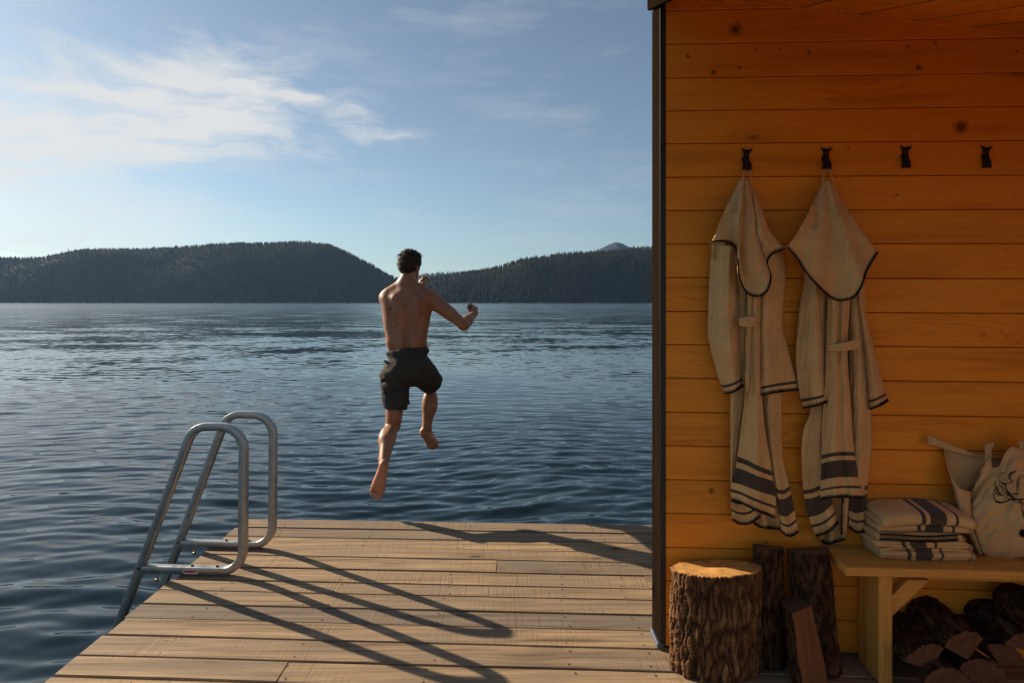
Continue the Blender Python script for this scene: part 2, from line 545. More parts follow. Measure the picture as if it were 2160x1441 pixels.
def ground_material():
    m, nt, b = new_mat('hillside')
    t = NT(nt)
    n = t.noise(t.coords(), 0.02, 6, 0.6)
    t.l(t.ramp(n, [(0.35, (0.016, 0.019, 0.013)), (0.6, (0.030, 0.029, 0.020)), (0.75, (0.06, 0.052, 0.04))]), b.inputs['Base Color'])
    b.inputs['Roughness'].default_value = 0.95
    b.inputs['Specular IOR Level'].default_value = 0.1
    return m
HILLSIDE = ground_material()

def forest_material(name, tint=1.0):
    m, nt, b = new_mat(name)
    t = NT(nt)
    at = t.n('ShaderNodeAttribute', attribute_name='tone')
    n = t.noise(t.coords(), 0.006, 4, 0.6)
    f = t.math('ADD', t.math('MULTIPLY', at.outputs['Fac'], 0.7), t.math('MULTIPLY', n, 0.5))
    c = t.ramp(f, [(0.15, (0.005, 0.009, 0.007)), (0.5, (0.012, 0.018, 0.011)), (0.78, (0.019, 0.024, 0.015)), (0.95, (0.031, 0.029, 0.021))])
    t.l(c, b.inputs['Base Color'])
    b.inputs['Roughness'].default_value = 0.9
    b.inputs['Specular IOR Level'].default_value = 0.15
    return m
FOREST = forest_material('conifer_foliage')

def hill(name, ridge_px, Yshore, Yridge, seed, drop, rough=34, shore_amp=40, forest=True, spacing=11.0, treeh=(9, 21), mat=None):
    rp = np.array(ridge_px, float)
    def ridge(xw, yw):                       # skyline height above the lake for a point at the ridge
        px = CX + F * xw / yw
        py = np.interp(px, rp[:, 0], rp[:, 1])
        return (HY - py) / F * yw + CAMH - ZW - drop
    x0, x1 = (rp[0, 0] - CX) / F * Yridge, (rp[-1, 0] - CX) / F * Yridge
    nx, ny = 240, 70
    xs = np.linspace(x0, x1, nx)
    span = Yridge - Yshore
    ts = np.linspace(-0.02, 1.6, ny)
    def height(X, T):
        sh = shore_amp * vnoise(X / 420.0, X * 0, seed + 5)
        Yy = Yshore + sh * (1 - np.clip(T, 0, 1)) + T * span
        base = ridge(X, np.full_like(X, Yridge))
        prof = np.where(T < 1, np.sin(np.clip(T, 0, 1) * math.pi / 2) ** 0.86, 1 - 0.55 * (T - 1) ** 1.2)
        nz = rough * vnoise(X / 210.0, Yy / 210.0, seed) * np.clip(T * 2.5, 0, 1) * np.clip(np.abs(1 - T) * 2.2, 0.0, 1)
        Z = ZW + np.maximum(base, 2.0) * prof + nz
        Z = np.where(T < 0, ZW - 4, Z)
        return Yy, Z
    X, T = np.meshgrid(xs, ts)
    Yy, Z = height(X, T)
    idx = np.arange(nx * ny).reshape(ny, nx)
    Fc = np.stack([idx[:-1, :-1], idx[:-1, 1:], idx[1:, 1:], idx[1:, :-1]], -1).reshape(-1, 4)
    o = mesh(name, np.stack([X, Yy, Z], -1).reshape(-1, 3), Fc, mat or HILLSIDE, smooth=True)
    tag(o, kind='structure')
    if not forest: return o
    rg = np.random.default_rng(seed + 1)
    gx = np.arange(x0, x1, spacing); gt = np.arange(0.012, 1.12, spacing / span)
    GX, GT = np.meshgrid(gx, gt)
    GX = (GX + rg.uniform(-0.6, 0.6, GX.shape) * spacing).ravel()
    GT = (GT + rg.uniform(-0.6, 0.6, GT.shape) * spacing / span).ravel()
    GT = np.maximum(GT, 0.008)
    clear = vnoise(GX / 260.0, GT * span / 200.0, seed + 9)
    keep = (clear < 0.95) | (GT > 0.9)
    keep &= rg.random(GX.shape) < 0.94
    GX, GT = GX[keep], GT[keep]
    n = len(GX)
    Ty, Tz = height(GX, GT)
    H = rg.uniform(*treeh, n) * (0.8 + 0.35 * rg.random(n)) * (1 + 0.15 * vnoise(GX / 150., GT * 9, seed + 2))
    H *= np.where(rg.random(n) < 0.04, 1.35, 1.0)
    W = H * rg.uniform(0.15, 0.26, n)
    tone = np.clip(0.42 + 0.36 * vnoise(GX / 170.0, GT * 6.0, seed + 3) + rg.normal(0, 0.20, n), 0, 1)
    S = 6
    tiers = [(0.08, 1.00, 0.52), (0.34, 0.74, 0.76), (0.58, 0.46, 1.0)]
    V = np.zeros((n, len(tiers) * (S + 1), 3), np.float32)
    base = np.stack([GX, Ty, Tz - 0.5], -1)
    rot = rg.uniform(0, 6.28, n)
    fl = []
    for ti, (z0, w, z1) in enumerate(tiers):
        b0 = ti * (S + 1)
        for k in range(S):
            th = rot + 6.283 * k / S + ti * 0.5
            rr = W * w * rg.uniform(0.62, 1.25, n)
            V[:, b0 + k, 0] = base[:, 0] + rr * np.cos(th)
            V[:, b0 + k, 1] = base[:, 1] + rr * np.sin(th)
            V[:, b0 + k, 2] = base[:, 2] + H * (z0 + rg.uniform(-0.05, 0.05, n))
            fl.append((b0 + k, b0 + (k + 1) % S, b0 + S))
        V[:, b0 + S] = base
        V[:, b0 + S, 0] += rg.normal(0, 0.25, n)
        V[:, b0 + S, 2] += H * z1
    nv = V.shape[1]
    Fc = (np.arange(n)[:, None, None] * nv + np.array(fl)[None]).reshape(-1, 3)
    f = mesh('conifer_forest', V.reshape(-1, 3), Fc, FOREST)
    at = f.data.attributes.new('tone', 'FLOAT', 'POINT')
    at.data.foreach_set('value', np.repeat(tone, nv).astype(np.float32))
    return o, f

_, f1 = hill('hill_left', [(-620, 566), (-300, 552), (0, 549), (60, 551), (105, 554), (150, 545), (200, 534), (300, 531), (380, 526), (480, 521),
     (560, 519), (640, 515), (700, 522), (740, 540), (780, 561), (820, 583), (860, 603), (900, 621), (935, 634)], 2400, 2900, 11, 0)
tag(f1, 'dark conifer forest covering the long rounded hill on the left shore', 'forest', kind='stuff')
_, f2 = hill('hill_right', [(872, 608), (905, 597), (940, 590), (980, 583), (1020, 577), (1060, 569), (1100, 557), (1140, 552), (1180, 544), (1220, 539),
     (1260, 537), (1300, 534), (1340, 527), (1376, 525), (1450, 517), (1600, 508), (1800, 520), (1960, 545)], 1950, 2320, 23, 0, rough=26, shore_amp=26, spacing=9.5, treeh=(8, 18))
tag(f2, 'dark conifer forest on the rising hill across the water, behind the person', 'forest', kind='stuff')
_, f3 = hill('hill_middle', [(780, 600), (840, 588), (905, 580), (960, 577), (1040, 572), (1150, 590)], 3800, 4250, 37, 0, rough=6, spacing=21, treeh=(13, 22))
tag(f3, 'paler distant forested slope between the two hills', 'forest', kind='stuff')
rock = plain('mountain_rock', (0.045, 0.055, 0.075), 0.95, 0, 0.1, bump=(0.004, 8.0))
hill('mountain', [(1225, 545), (1262, 527), (1280, 518), (1297, 511), (1312, 514), (1330, 524), (1370, 532), (1430, 550)], 5300, 5800, 51, 0, rough=14, forest=False, mat=rock)

def build_shore():
    "pale boulders and driftwood along the waterline"
    rg = np.random.default_rng(5)
    V, Fc = [], []
    ico = bmesh.new(); bmesh.ops.create_icosphere(ico, subdivisions=1, radius=1)
    iv = np.array([v.co[:] for v in ico.verts]); ifc = [tuple(v.index for v in f.verts) for f in ico.faces]; ico.free()
    for (xa, xb, ya, seed, px_) in ((-3200, -330, 2400, 11, 40), (-230, 1200, 1950, 23, 26)):
        for _ in range(420):
            x = rg.uniform(xa, xb)
            y = ya + px_ * vnoise(np.array([x / 420.0]), np.array([0.0]), seed + 5)[0] - 4
            s = rg.uniform(0.8, 3.0) * (1.6 if rg.random() < 0.12 else 1.0)
            b = len(V)
            q = iv * np.array([s * rg.uniform(1, 3.4), s, s * 0.6]) * rg.uniform(0.75, 1.25, iv.shape) + np.array([x, y, ZW + 0.2])
            V += [tuple(p) for p in q]; Fc += [tuple(i + b for i in f) for f in ifc]
    o = mesh('shore_rocks', V, Fc, plain('shore_rock', (0.20, 0.18, 0.155), 0.9, 0, 0.2, bump=(0.6, 0.2)))
    tag(o, 'thin line of pale boulders along the far waterline', 'rocks', kind='stuff')
build_shore()

# air
def build_haze():
    bm = bmesh.new()
    add_hull(bm, *box_pts((-8000, -3500, ZW - 6.5), (16000, 0, 0), (0, 15000, 0), (0, 0, 660)))
    m = bpy.data.materials.new('haze_air'); m.use_nodes = True
    nt = m.node_tree; nt.nodes.clear()
    o = nt.nodes.new('ShaderNodeOutputMaterial'); v = nt.nodes.new('ShaderNodeVolumePrincipled')
    v.inputs['Color'].default_value = (0.36, 0.62, 1.0, 1)
    v.inputs['Density'].default_value = HAZE
    v.inputs['Anisotropy'].default_value = 0.25
    nt.links.new(v.outputs[0], o.inputs['Volume'])
    h = bm_obj('haze', bm, m)
    tag(h, 'thin blue haze softening the far hills', 'haze', kind='stuff')
HAZE = 2.8e-5
build_haze()

# ================================================================== dock
A_D = R(2.6)
EX = Vector((math.cos(A_D), -math.sin(A_D), 0))       # along the planks
EYv = Vector((math.sin(A_D), math.cos(A_D), 0))
DOCK_LEFT = -1.96
deck_wood = wood('weathered_deck_wood', (0.53, 0.372, 0.214), (0.36, 0.248, 0.143), (0.120, 0.079, 0.045), knots=0.55, saw=0.42, rough=0.8,
                 gray=(0.235, 0.175, 0.122), bumpd=0.0022)
deck_gray = wood('weathered_deck_wood_grey', (0.36, 0.270, 0.180), (0.265, 0.195, 0.130), (0.13, 0.093, 0.063), knots=0.6, saw=0.5, rough=0.85,
                 gray=(0.18, 0.145, 0.11), bumpd=0.0024)
dock = empty('dock', (0, 3.0, -0.2), 'weathered wooden floating dock of wide planks that the swim ladder is bolted to', 'dock')

seam_y = [1097, 1115, 1134, 1154, 1175, 1201, 1228, 1252, 1282, 1314, 1352, 1397, 1443]
seams = [G(700, y) for y in seam_y]
last = seams[-1]
while last.y > -1.6:
    last = last - EYv * 0.156
    seams.append(last)
def on_line(p, x):                                    # point with this X on the seam line through p
    s = (x - p.x) / EX.x
    return p + EX * s
DOCK_RIGHT = 3.5
# butt joints: row index -> x pixel of joint
joints = {1: [1314], 2: [1333], 4: [1048], 5: [1358], 11: [594]}
rg_d = random.Random(12)
def plank(pf, pn, xa, xb, mat, left_free):
    gap = rg_d.uniform(0.007, 0.013)
    th = 0.045
    dz = rg_d.uniform(-0.0028, 0.0028)
    jit = rg_d.uniform(-0.014, 0.014) if left_free else 0.0
    a, b_ = on_line(pf, xa + jit), on_line(pf, xb)
    c, d = on_line(pn, xb), on_line(pn, xa + jit)
    g = EYv * (gap / 2)
    a, b_ = a - g, b_ - g
    c, d = c + g, d + g
    nseg = max(2, int((xb - xa) / 0.35))
    bm = bmesh.new()
    rows = []
    cup = rg_d.uniform(-0.0016, 0.0016)
    for i in range(nseg + 1):
        u = i / nseg
        f, n_ = a.lerp(b_, u), d.lerp(c, u)
        wv = Vector((0, 0, 0.0012 * math.sin(u * 5 + pf.y * 7) + dz))
        e1 = EYv * rg_d.uniform(-0.0015, 0.0015)
        e2 = EYv * rg_d.uniform(-0.0015, 0.0015)
        m_ = f.lerp(n_, 0.5) + Vector((0, 0, cup))
        bv = 0.003
        ring = [f + e1 + wv + Vector((0, 0, -th)), f + e1 + wv + Vector((0, 0, -bv)), f + e1 + wv - EYv * bv, m_ + wv,
                n_ + e2 + wv + EYv * bv, n_ + e2 + wv + Vector((0, 0, -bv)), n_ + e2 + wv + Vector((0, 0, -th))]
        rows.append([bm.verts.new(p) for p in ring])
    for i in range(nseg):
        for k in range(7):
            bm.faces.new((rows[i][k], rows[i][(k + 1) % 7], rows[i + 1][(k + 1) % 7], rows[i + 1][k]))
    bm.faces.new(rows[0][::-1]); bm.faces.new(rows[-1])
    ctr = (a + b_ + c + d) / 4
    o = bm_obj('plank', bm, mat, dock, ctr)
    return o
planks = []
for r_ in range(len(seams) - 1):
    pf, pn = seams[r_], seams[r_ + 1]
    cuts = [DOCK_LEFT]
    for jx in joints.get(r_, []):
        ymid = (pf.y + pn.y) / 2
        cuts.append((jx - CX) / F * ymid)
    if r_ > 12 and r_ % 3 == 0: cuts.append(rg_d.uniform(-0.6, 1.4))
    cuts.append(DOCK_RIGHT)
    for i in range(len(cuts) - 1):
        grey = (r_ in (0, 1, 8)) or (r_ == 4 and i == 1) or (r_ > 12 and rg_d.random() < 0.3)
        planks.append(plank(pf, pn, cuts[i] + (0.0015 if i else 0), cuts[i + 1] - (0.0015 if i + 2 < len(cuts) else 0),
                            deck_gray if grey else deck_wood, i == 0))
beam_wood = plain('wet_beam_wood', (0.07, 0.055, 0.04), 0.8, bump=(25, 0.004))
for k, yy in enumerate(np.linspace(seams[-1].y + 0.4, seams[0].y - 0.45, 4)):
    box('crossbeam', Vector((-1.80, yy, -0.25)), Vector((5.1, -0.23, 0)), Vector((0.01, 0.14, 0)), Vector((0, 0, 0.198)), beam_wood, dock, 0.004)
for xx in (-1.70, 0.4, 2.6):
    V, Fc = tube_arrays([Vector((xx, seams[-1].y + 0.1, -0.47)), Vector((xx + 0.02, 1.5, -0.47)), Vector((xx, seams[0].y - 0.35, -0.47))], 0.215, 14)
    mesh('float_log', V, Fc, beam_wood, dock, smooth=False)
# screw heads along the joists
screw_mat = plain('dull_screw', (0.10, 0.085, 0.07), 0.5, 0.8)
def screws():
    mb = MB()
    for r_ in range(0, 14):
        for xx in (-1.62, -0.98, -0.36, 0.27, 0.62, 1.2):
            for fr in (0.2, 0.8):
                p = on_line(seams[r_].lerp(seams[r_ + 1], fr), xx + rg_d.uniform(-0.02, 0.02))
                p = p + Vector((0, 0, 0.0008))
                mb.add([p + Vector((0.0055 * math.cos(k), 0.0055 * math.sin(k), 0)) for k in np.arange(6) * 1.0472] + [p + Vector((0, 0, 0.0012))],
                       [(k, (k + 1) % 6, 6) for k in range(6)])
    o = mb.build('screw_heads', screw_mat, dock)
    tag(o, kind='stuff')
screws()

# ================================================================== swim ladder
alu = None
def aluminium():
    m, nt, b = new_mat('brushed_aluminium')
    t = NT(nt)
    v = t.coords()
    n = t.noise(v, 18, 5, 0.65); n2 = t.noise(v, 140, 3, 0.6)
    t.l(t.ramp(n, [(0.3, (0.33, 0.325, 0.32)), (0.7, (0.47, 0.465, 0.455))]), b.inputs['Base Color'])
    b.inputs['Metallic'].default_value = 0.9
    t.l(t.rng(t.math('ADD', n, t.math('MULTIPLY', n2, 0.4)), 0.4, 1.0, 0.28, 0.48), b.inputs['Roughness'])
    t.l(t.bump(n2, 0.0006, 0.5), b.inputs['Normal'])
    return m
alu = aluminium()
A_L = R(3.4)
LX = Vector((math.cos(A_L), -math.sin(A_L), 0)); LN = Vector((-math.sin(A_L), -math.cos(A_L), 0))
L0 = G(465, 1213)
def on_ladder(px, py):
    d = P(px, py, 1.0) - Vector((0, 0, CAMH))
    o = Vector((0, 0, CAMH))
    tt = (L0 - o).dot(LN) / d.dot(LN)
    p = o + d * tt
    return ((p - L0).dot(LX), p.z)
def fillet(pts, radii, n=9):
    out = [Vector(pts[0])]
    for i in range(1, len(pts) - 1):
        p, a, b = Vector(pts[i]), Vector(pts[i - 1]), Vector(pts[i + 1])
        u, v = (a - p).normalized(), (b - p).normalized()
        ang = u.angle(v)
        r = radii[i - 1]
        t = r / math.tan(ang / 2)
        c = p + (u + v).normalized() * (r / math.sin(ang / 2))
        s, e = p + u * t, p + v * t
        a0 = math.atan2(s.y - c.y, s.x - c.x); a1 = math.atan2(e.y - c.y, e.x - c.x)
        d = (a1 - a0 + math.pi) % (2 * math.pi) - math.pi
        for k in range(n + 1):
            th = a0 + d * k / n
            out.append(c + Vector((math.cos(th), math.sin(th))) * r)
    out.append(Vector(pts[-1]))
    return out
def sweep(path, org, w, d, mb):
    "rounded square tube swept along a path in the ladder's plane"
    ch = 0.006
    prof = []
    for sx, sy in ((1, 1), (-1, 1), (-1, -1), (1, -1)):
        q0 = (sx * (w / 2 - ch), sy * d / 2); q1 = (sx * w / 2, sy * (d / 2 - ch)); qm = (sx * (w / 2 - ch * 0.3), sy * (d / 2 - ch * 0.3))
        prof += [q1, qm, q0] if sx * sy > 0 else [q0, qm, q1]
    n = len(prof); m = len(path); V = []
    for i, p in enumerate(path):
        t = (path[min(i + 1, m - 1)] - path[max(i - 1, 0)]).normalized()
        nrm = Vector((-t.y, t.x))
        for a, b in prof:
            q = p + nrm * a
            V.append(org + LX * q.x + Vector((0, 0, q.y)) + LN * b)
    Fc = []
    for i in range(m - 1):
        for k in range(n):
            Fc.append((i * n + k, i * n + (k + 1) % n, (i + 1) * n + (k + 1) % n, (i + 1) * n + k))
    Fc += [tuple(range(n))[::-1], tuple((m - 1) * n + k for k in range(n))]
    mb.add(V, Fc)
ladder = empty('swim_ladder', (-1.9, 3.66, 0), 'grey aluminium swim ladder with two looped handrails bolted over the dock edge', 'ladder')
slb, slt = Vector(on_ladder(283, 1233)), Vector(on_ladder(392.6, 941.4))
sdir = (slb - slt).normalized()
cB, cC, cD = Vector(on_ladder(408.5, 899)), Vector(on_ladder(514.5, 902)), Vector(on_ladder(512.5, 1204))
cD.y = 0.026; cE = Vector(on_ladder(297, 1199)); cE.y = 0.026
sl_end = slt + sdir * ((slt.y + 1.25) / -sdir.y)
cE.x = (slt + sdir * ((slt.y - cE.y) / -sdir.y)).x + 0.012
path = fillet([sl_end, cB, cC, cD, cE], [0.125, 0.13, 0.125])
OFF_FAR = Vector((0.022, 0.372, 0))
def orgp(q, far=0, out=0.0): return L0 + OFF_FAR * far + LX * q.x + Vector((0, 0, q.y)) + LN * out
bolt_mat = plain('dark_bolt', (0.05, 0.048, 0.045), 0.45, 0.8)
for far in (0, 1):
    mb = MB(); sweep(path, L0 + OFF_FAR * far, 0.045, 0.045, mb)
    rail = mb.build('handrail', alu, ladder, smooth=True)
    rail.data.set_sharp_from_angle(angle=R(26))
    for q in (Vector(on_ladder(405, 1203)), Vector(on_ladder(458, 1203))):
        c = orgp(Vector((q.x, 0.0482)), far)
        mb = MB().tube([c, c + Vector((0, 0, 0.007))], [0.010, 0.0085], 6)
        mb.build('bolt', bolt_mat, rail, smooth=False)
    q = slt + sdir * ((slt.y - 0.035) / -sdir.y)
    c = orgp(q, far, 0.0225)
    MB().tube([c, c + LN * 0.004], [0.007, 0.006], 8).build('bolt', bolt_mat, rail, smooth=False)
    # hanging tab under the bar
    q = Vector(on_ladder(331, 1208)); c = orgp(Vector((q.x, 0.004)), far, 0.0)
    mb = MB().tube([c, c - Vector((0, 0, 0.05))], [0.005, 0.005], 6)
    mb.tube([c - Vector((0.008, 0, 0.045)), c + Vector((0.008, 0, -0.045))], [0.009, 0.009], 6)
    mb.build('hanging_bolt', plain('brass_bolt', (0.30, 0.24, 0.14), 0.4, 0.8), rail)
for k, zz in enumerate((-0.38, -0.64, -0.90)):
    q = slt + sdir * ((slt.y - zz) / -sdir.y)
    a, b_ = orgp(q, 0, -0.022), orgp(q, 1, 0.022)
    box('step', a - LX * 0.04 - Vector((0, 0, 0.012)), b_ - a, LX * 0.09, Vector((0, 0, 0.024)), alu, ladder, 0.004)
# red and white sticker
st_white = plain('sticker_white', (0.62, 0.60, 0.57), 0.5)
st_red = plain('sticker_red', (0.42, 0.06, 0.04), 0.5)
qa, qb = Vector(on_ladder(392, 1204)), Vector(on_ladder(422, 1204))
sa = orgp(Vector((qa.x, 0.011)), 0, 0.0226)
stk = box('sticker', sa, LX * (qb.x - qa.x), Vector((0, 0, 0.030)), LN * 0.0008, st_white, ladder, 0)
sa2 = orgp(Vector((qa.x + 0.006, 0.018)), 0, 0.0238)
box('red_print', sa2, LX * (qb.x - qa.x - 0.030), Vector((0, 0, 0.015)), LN * 0.0006, st_red, stk, 0)
box('red_print', sa2 + LX * (qb.x - qa.x - 0.026) + Vector((0, 0, 0.004)), LX * 0.014, Vector((0, 0, 0.014)), LN * 0.0006, st_red, stk, 0)
# ================================================================== sauna cabin with porch
A_W = R(3.2)
WX = Vector((math.cos(A_W), -math.sin(A_W), 0)); WN = Vector((-math.sin(A_W), -math.cos(A_W), 0))   # along the wall, out of the wall
W0 = Vector((0.678, 2.727, 0))
POST = 0.137                                          # depth of the corner post
SLOPE = 0.38                                          # the porch ceiling falls towards the camera
def W(px, py, off=0.0):
    "photo pixel on the plane that lies off metres in front of the wall"
    d = P(px, py, 1.0) - Vector((0, 0, CAMH)); o = Vector((0, 0, CAMH))
    return o + d * ((W0 + WN * off - o).dot(WN) / d.dot(WN))
def wall_y(x): return W0.y + (x - W0.x) * WX.y / WX.x
J1, J2 = W(1560, 0), W(2160, 70)
def ceil_z(x, y):
    return J1.z + (J2.z - J1.z) * (x - J1.x) / (J2.x - J1.x) + SLOPE * (y - wall_y(x))
cabin = empty('sauna_cabin', (1.9, 2.6, 0), 'sauna cabin porch with orange horizontal board wall and sloping board ceiling', 'cabin')
K1, K2 = W(1552, 62), W(2027, 268)
cedar = wood('orange_cedar', (0.87, 0.338, 0.028), (0.80, 0.295, 0.022), (0.62, 0.205, 0.014), knots=0.5, rough=0.6, grain=0.55, bumpd=0.0005,
             extra_knots=tuple([(K1, 0.036), (K2, 0.038)] + [(W(*q), rr) for q, rr in (((1451, 118), .011), ((1595, 105), .007), ((1647, 104), .009), ((1707, 110), .011), ((1914, 98), .010), ((1973, 90), .011), ((1938, 142), .018), ((1560, 142), .012), ((1505, 152), .014), ((1892, 411), .010), ((2122, 525), .007), ((1790, 312), .008), ((2145, 108), .010), ((1500, 1035), .016), ((1616, 1146), .009))]), fine=0.12, figure=0.5)
cedar_ceil = wood('orange_cedar_ceiling', (0.87, 0.338, 0.028), (0.80, 0.295, 0.022), (0.62, 0.205, 0.014), along='y', knots=0.3, rough=0.6, grain=0.55, bumpd=0.0005, fine=0.12, figure=0.5)
cedar_bounce = wood('orange_cedar_bounce', (0.87, 0.338, 0.028), (0.80, 0.295, 0.022), (0.62, 0.205, 0.014), along='y', knots=0.5, rough=0.6, grain=0.55, bumpd=0.0005)
bench_wood = wood('pale_pine', (0.76, 0.41, 0.095), (0.69, 0.355, 0.078), (0.55, 0.27, 0.055), knots=0.25, rough=0.55, grain=0.6, bumpd=0.0006)
bench_wood_z = wood('pale_pine_upright', (0.76, 0.41, 0.095), (0.69, 0.355, 0.078), (0.55, 0.27, 0.055), along='z', knots=0.25, rough=0.55, grain=0.6, bumpd=0.0006)
black_trim = plain('black_metal_trim', (0.012, 0.011, 0.010), 0.5)
brown_wood = wood('dark_stained_wood', (0.022, 0.014, 0.009), (0.015, 0.010, 0.0065), (0.009, 0.006, 0.004), along='z', knots=0.2, rough=0.9, bumpd=0.002, spec=0.0)
flash_mat = plain('zinc_flashing', (0.10, 0.125, 0.17), 0.6, 0.3)

X_END = 3.25
def board(za, zb, roll):
    "tongue and groove board with small bevelled edges; roll = tiny tilt of the wall"
    bm = bmesh.new()
    xa, xb = W0.x + 0.030, X_END
    pa, pb = W0 + WX * ((xa - W0.x) / WX.x), W0 + WX * ((xb - W0.x) / WX.x)
    za2, zb2 = za - roll, zb - roll
    bv, g = 0.0038, 0.0014
    def ring(p, a, b):
        return [p - WN * 0.02 + Vector((0, 0, a + g)), p - WN * bv + Vector((0, 0, a + g)), p + Vector((0, 0, a + g + bv)),
                p + Vector((0, 0, b - g - bv)), p - WN * bv + Vector((0, 0, b - g)), p - WN * 0.02 + Vector((0, 0, b - g))]
    n = 6
    rows = []
    for i in range(n + 1):
        u = i / n
        rows.append([bm.verts.new(q) for q in ring(pa.lerp(pb, u), za + (za2 - za) * u, zb + (zb2 - zb) * u)])
    for i in range(n):
        for k in range(6):
            bm.faces.new((rows[i][k], rows[i][(k + 1) % 6], rows[i + 1][(k + 1) % 6], rows[i + 1][k]))
    bm.faces.new(rows[0][::-1]); bm.faces.new(rows[-1])
    # clip under the ceiling
    p0 = Vector((J1.x, J1.y, J1.z)); p1 = Vector((J2.x, J2.y, J2.z)); dv = Vector((0, -1, -SLOPE))
    nrm = (p1 - p0).cross(dv).normalized()
    if nrm.z < 0: nrm = -nrm
    geom = bm.verts[:] + bm.edges[:] + bm.faces[:]
    bmesh.ops.bisect_plane(bm, geom=geom, plane_co=p0 + nrm * 0.01, plane_no=nrm, clear_outer=True)
    if len(bm.faces) == 0:
        bm.free(); return
    bmesh.ops.holes_fill(bm, edges=[e for e in bm.edges if e.is_boundary])
    mid = (pa + pb) / 2
    bm_obj('wall_board', bm, cedar, cabin, Vector((mid.x, mid.y, (za + zb) / 2)))
zl = [W(1404, y).z for y in (-120, -49, 22, 93, 164.5, 233.5, 303, 373.5, 444, 514.5, 586, 657, 727, 798, 869.5, 940.5, 1012, 1083, 1155, 1226, 1297, 1364)]
for i in range(len(zl) - 1):
    board(zl[i + 1], zl[i], 0.012)
# dark backing behind the grooves, base trim, corner
box('wall_backing', W0 + WX * 0.03 - WN * 0.021 + Vector((0, 0, 0.03)), WX * (X_END - W0.x - 0.05), -WN * 0.03, Vector((0, 0, 2.55)), black_trim, cabin, 0)
box('base_trim', W0 + WX * 0.033 - WN * 0.012 + Vector((0, 0, 0.004)), WX * (X_END - W0.x - 0.05), -WN * 0.03, Vector((0, 0, 0.034)), black_trim, cabin, 0)
zc = ceil_z(W0.x, W0.y)
box('corner_trim', W0 + WX * 0.0015 + WN * 0.0025 + Vector((0, 0, 0.03)), WX * 0.0285, -WN * 0.03, Vector((0, 0, zc - 0.04)), black_trim, cabin, 0.002)
bp = box('corner_post', W0 + Vector((-0.001, 0.001, 0.03)), Vector((0.028, 0, 0)), Vector((-0.0005, POST, 0)), Vector((0, 0, zc - 0.06)), brown_wood, cabin, 0.003)
box('flashing', W0 + Vector((-0.010, 0.000, 0.003)), Vector((0.03, 0, 0)), Vector((0, POST + 0.003, 0)), Vector((0, 0, 0.026)), flash_mat, cabin, 0.003)
# body of the cabin behind the porch wall: side wall splays away from the porch corner
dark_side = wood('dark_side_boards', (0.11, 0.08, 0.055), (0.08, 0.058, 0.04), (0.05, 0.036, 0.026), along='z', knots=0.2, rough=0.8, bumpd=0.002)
sA, sB = Vector((0.709, 2.845, 0.03)), Vector((1.22, 4.7, 0.03))
sdv = (sB - sA) / 12
for i in range(12):
    p = sA + sdv * i
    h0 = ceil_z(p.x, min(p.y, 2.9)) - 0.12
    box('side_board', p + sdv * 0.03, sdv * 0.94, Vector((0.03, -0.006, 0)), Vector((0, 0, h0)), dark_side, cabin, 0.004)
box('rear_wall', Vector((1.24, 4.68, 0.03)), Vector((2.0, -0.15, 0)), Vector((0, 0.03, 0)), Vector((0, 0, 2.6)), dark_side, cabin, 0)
# ceiling boards run out over the porch
Y_FRONT = 1.25
def cpt(x, y, up=0.0): return Vector((x, y, ceil_z(x, y) + up))
cx = [W(px_, py_).x for px_, py_ in ((1693, 14), (1815.5, 28), (1938, 40), (2052.5, 55))]
step = (cx[-1] - cx[0]) / 3
xs = [cx[0] - step * k for k in range(5, 0, -1)] + cx + [cx[-1] + step * k for k in range(1, 6)]
xs = [x for x in xs if 0.72 < x < X_END]
xs = [0.70] + xs + [X_END]
for i in range(len(xs) - 1):
    a, b_ = xs[i] + 0.007, xs[i + 1] - 0.007
    bm = bmesh.new()
    ya, yb = wall_y(a) + 0.0, wall_y(b_) + 0.0
    bv = 0.003
    def ring(y1, y2):
        return [cpt(a, y1, 0.022), cpt(a, y1, bv), cpt(a + bv, y1), cpt(b_ - bv, y2), cpt(b_, y2, bv), cpt(b_, y2, 0.022)]
    add_hull(bm, ring(ya, yb), ring(Y_FRONT, Y_FRONT))
    bm_obj('ceiling_board', bm, cedar_ceil, cabin, cpt((a + b_) / 2, 2.0))
bm = bmesh.new()  # black sheet set inside the boards, stands in for shade in the seams
add_hull(bm, [cpt(x, y, 0.0025) for x, y in ((0.705, wall_y(0.705)), (X_END, wall_y(X_END)), (X_END, Y_FRONT + 0.01), (0.705, Y_FRONT + 0.01))],
         [cpt(x, y, 0.0155) for x, y in ((0.705, wall_y(0.705)), (X_END, wall_y(X_END)), (X_END, Y_FRONT + 0.01), (0.705, Y_FRONT + 0.01))])
bm_obj('seam_shade_sheet', bm, black_trim, cabin)
# small cove strip where wall and ceiling meet
p0, p1 = cpt(0.71, wall_y(0.71) - 0.001, -0.012), cpt(X_END, wall_y(X_END) - 0.001, -0.012)
box('cove_strip', p0, p1 - p0, WN * 0.010, Vector((0, 0, 0.010)), cedar, cabin, 0.001)
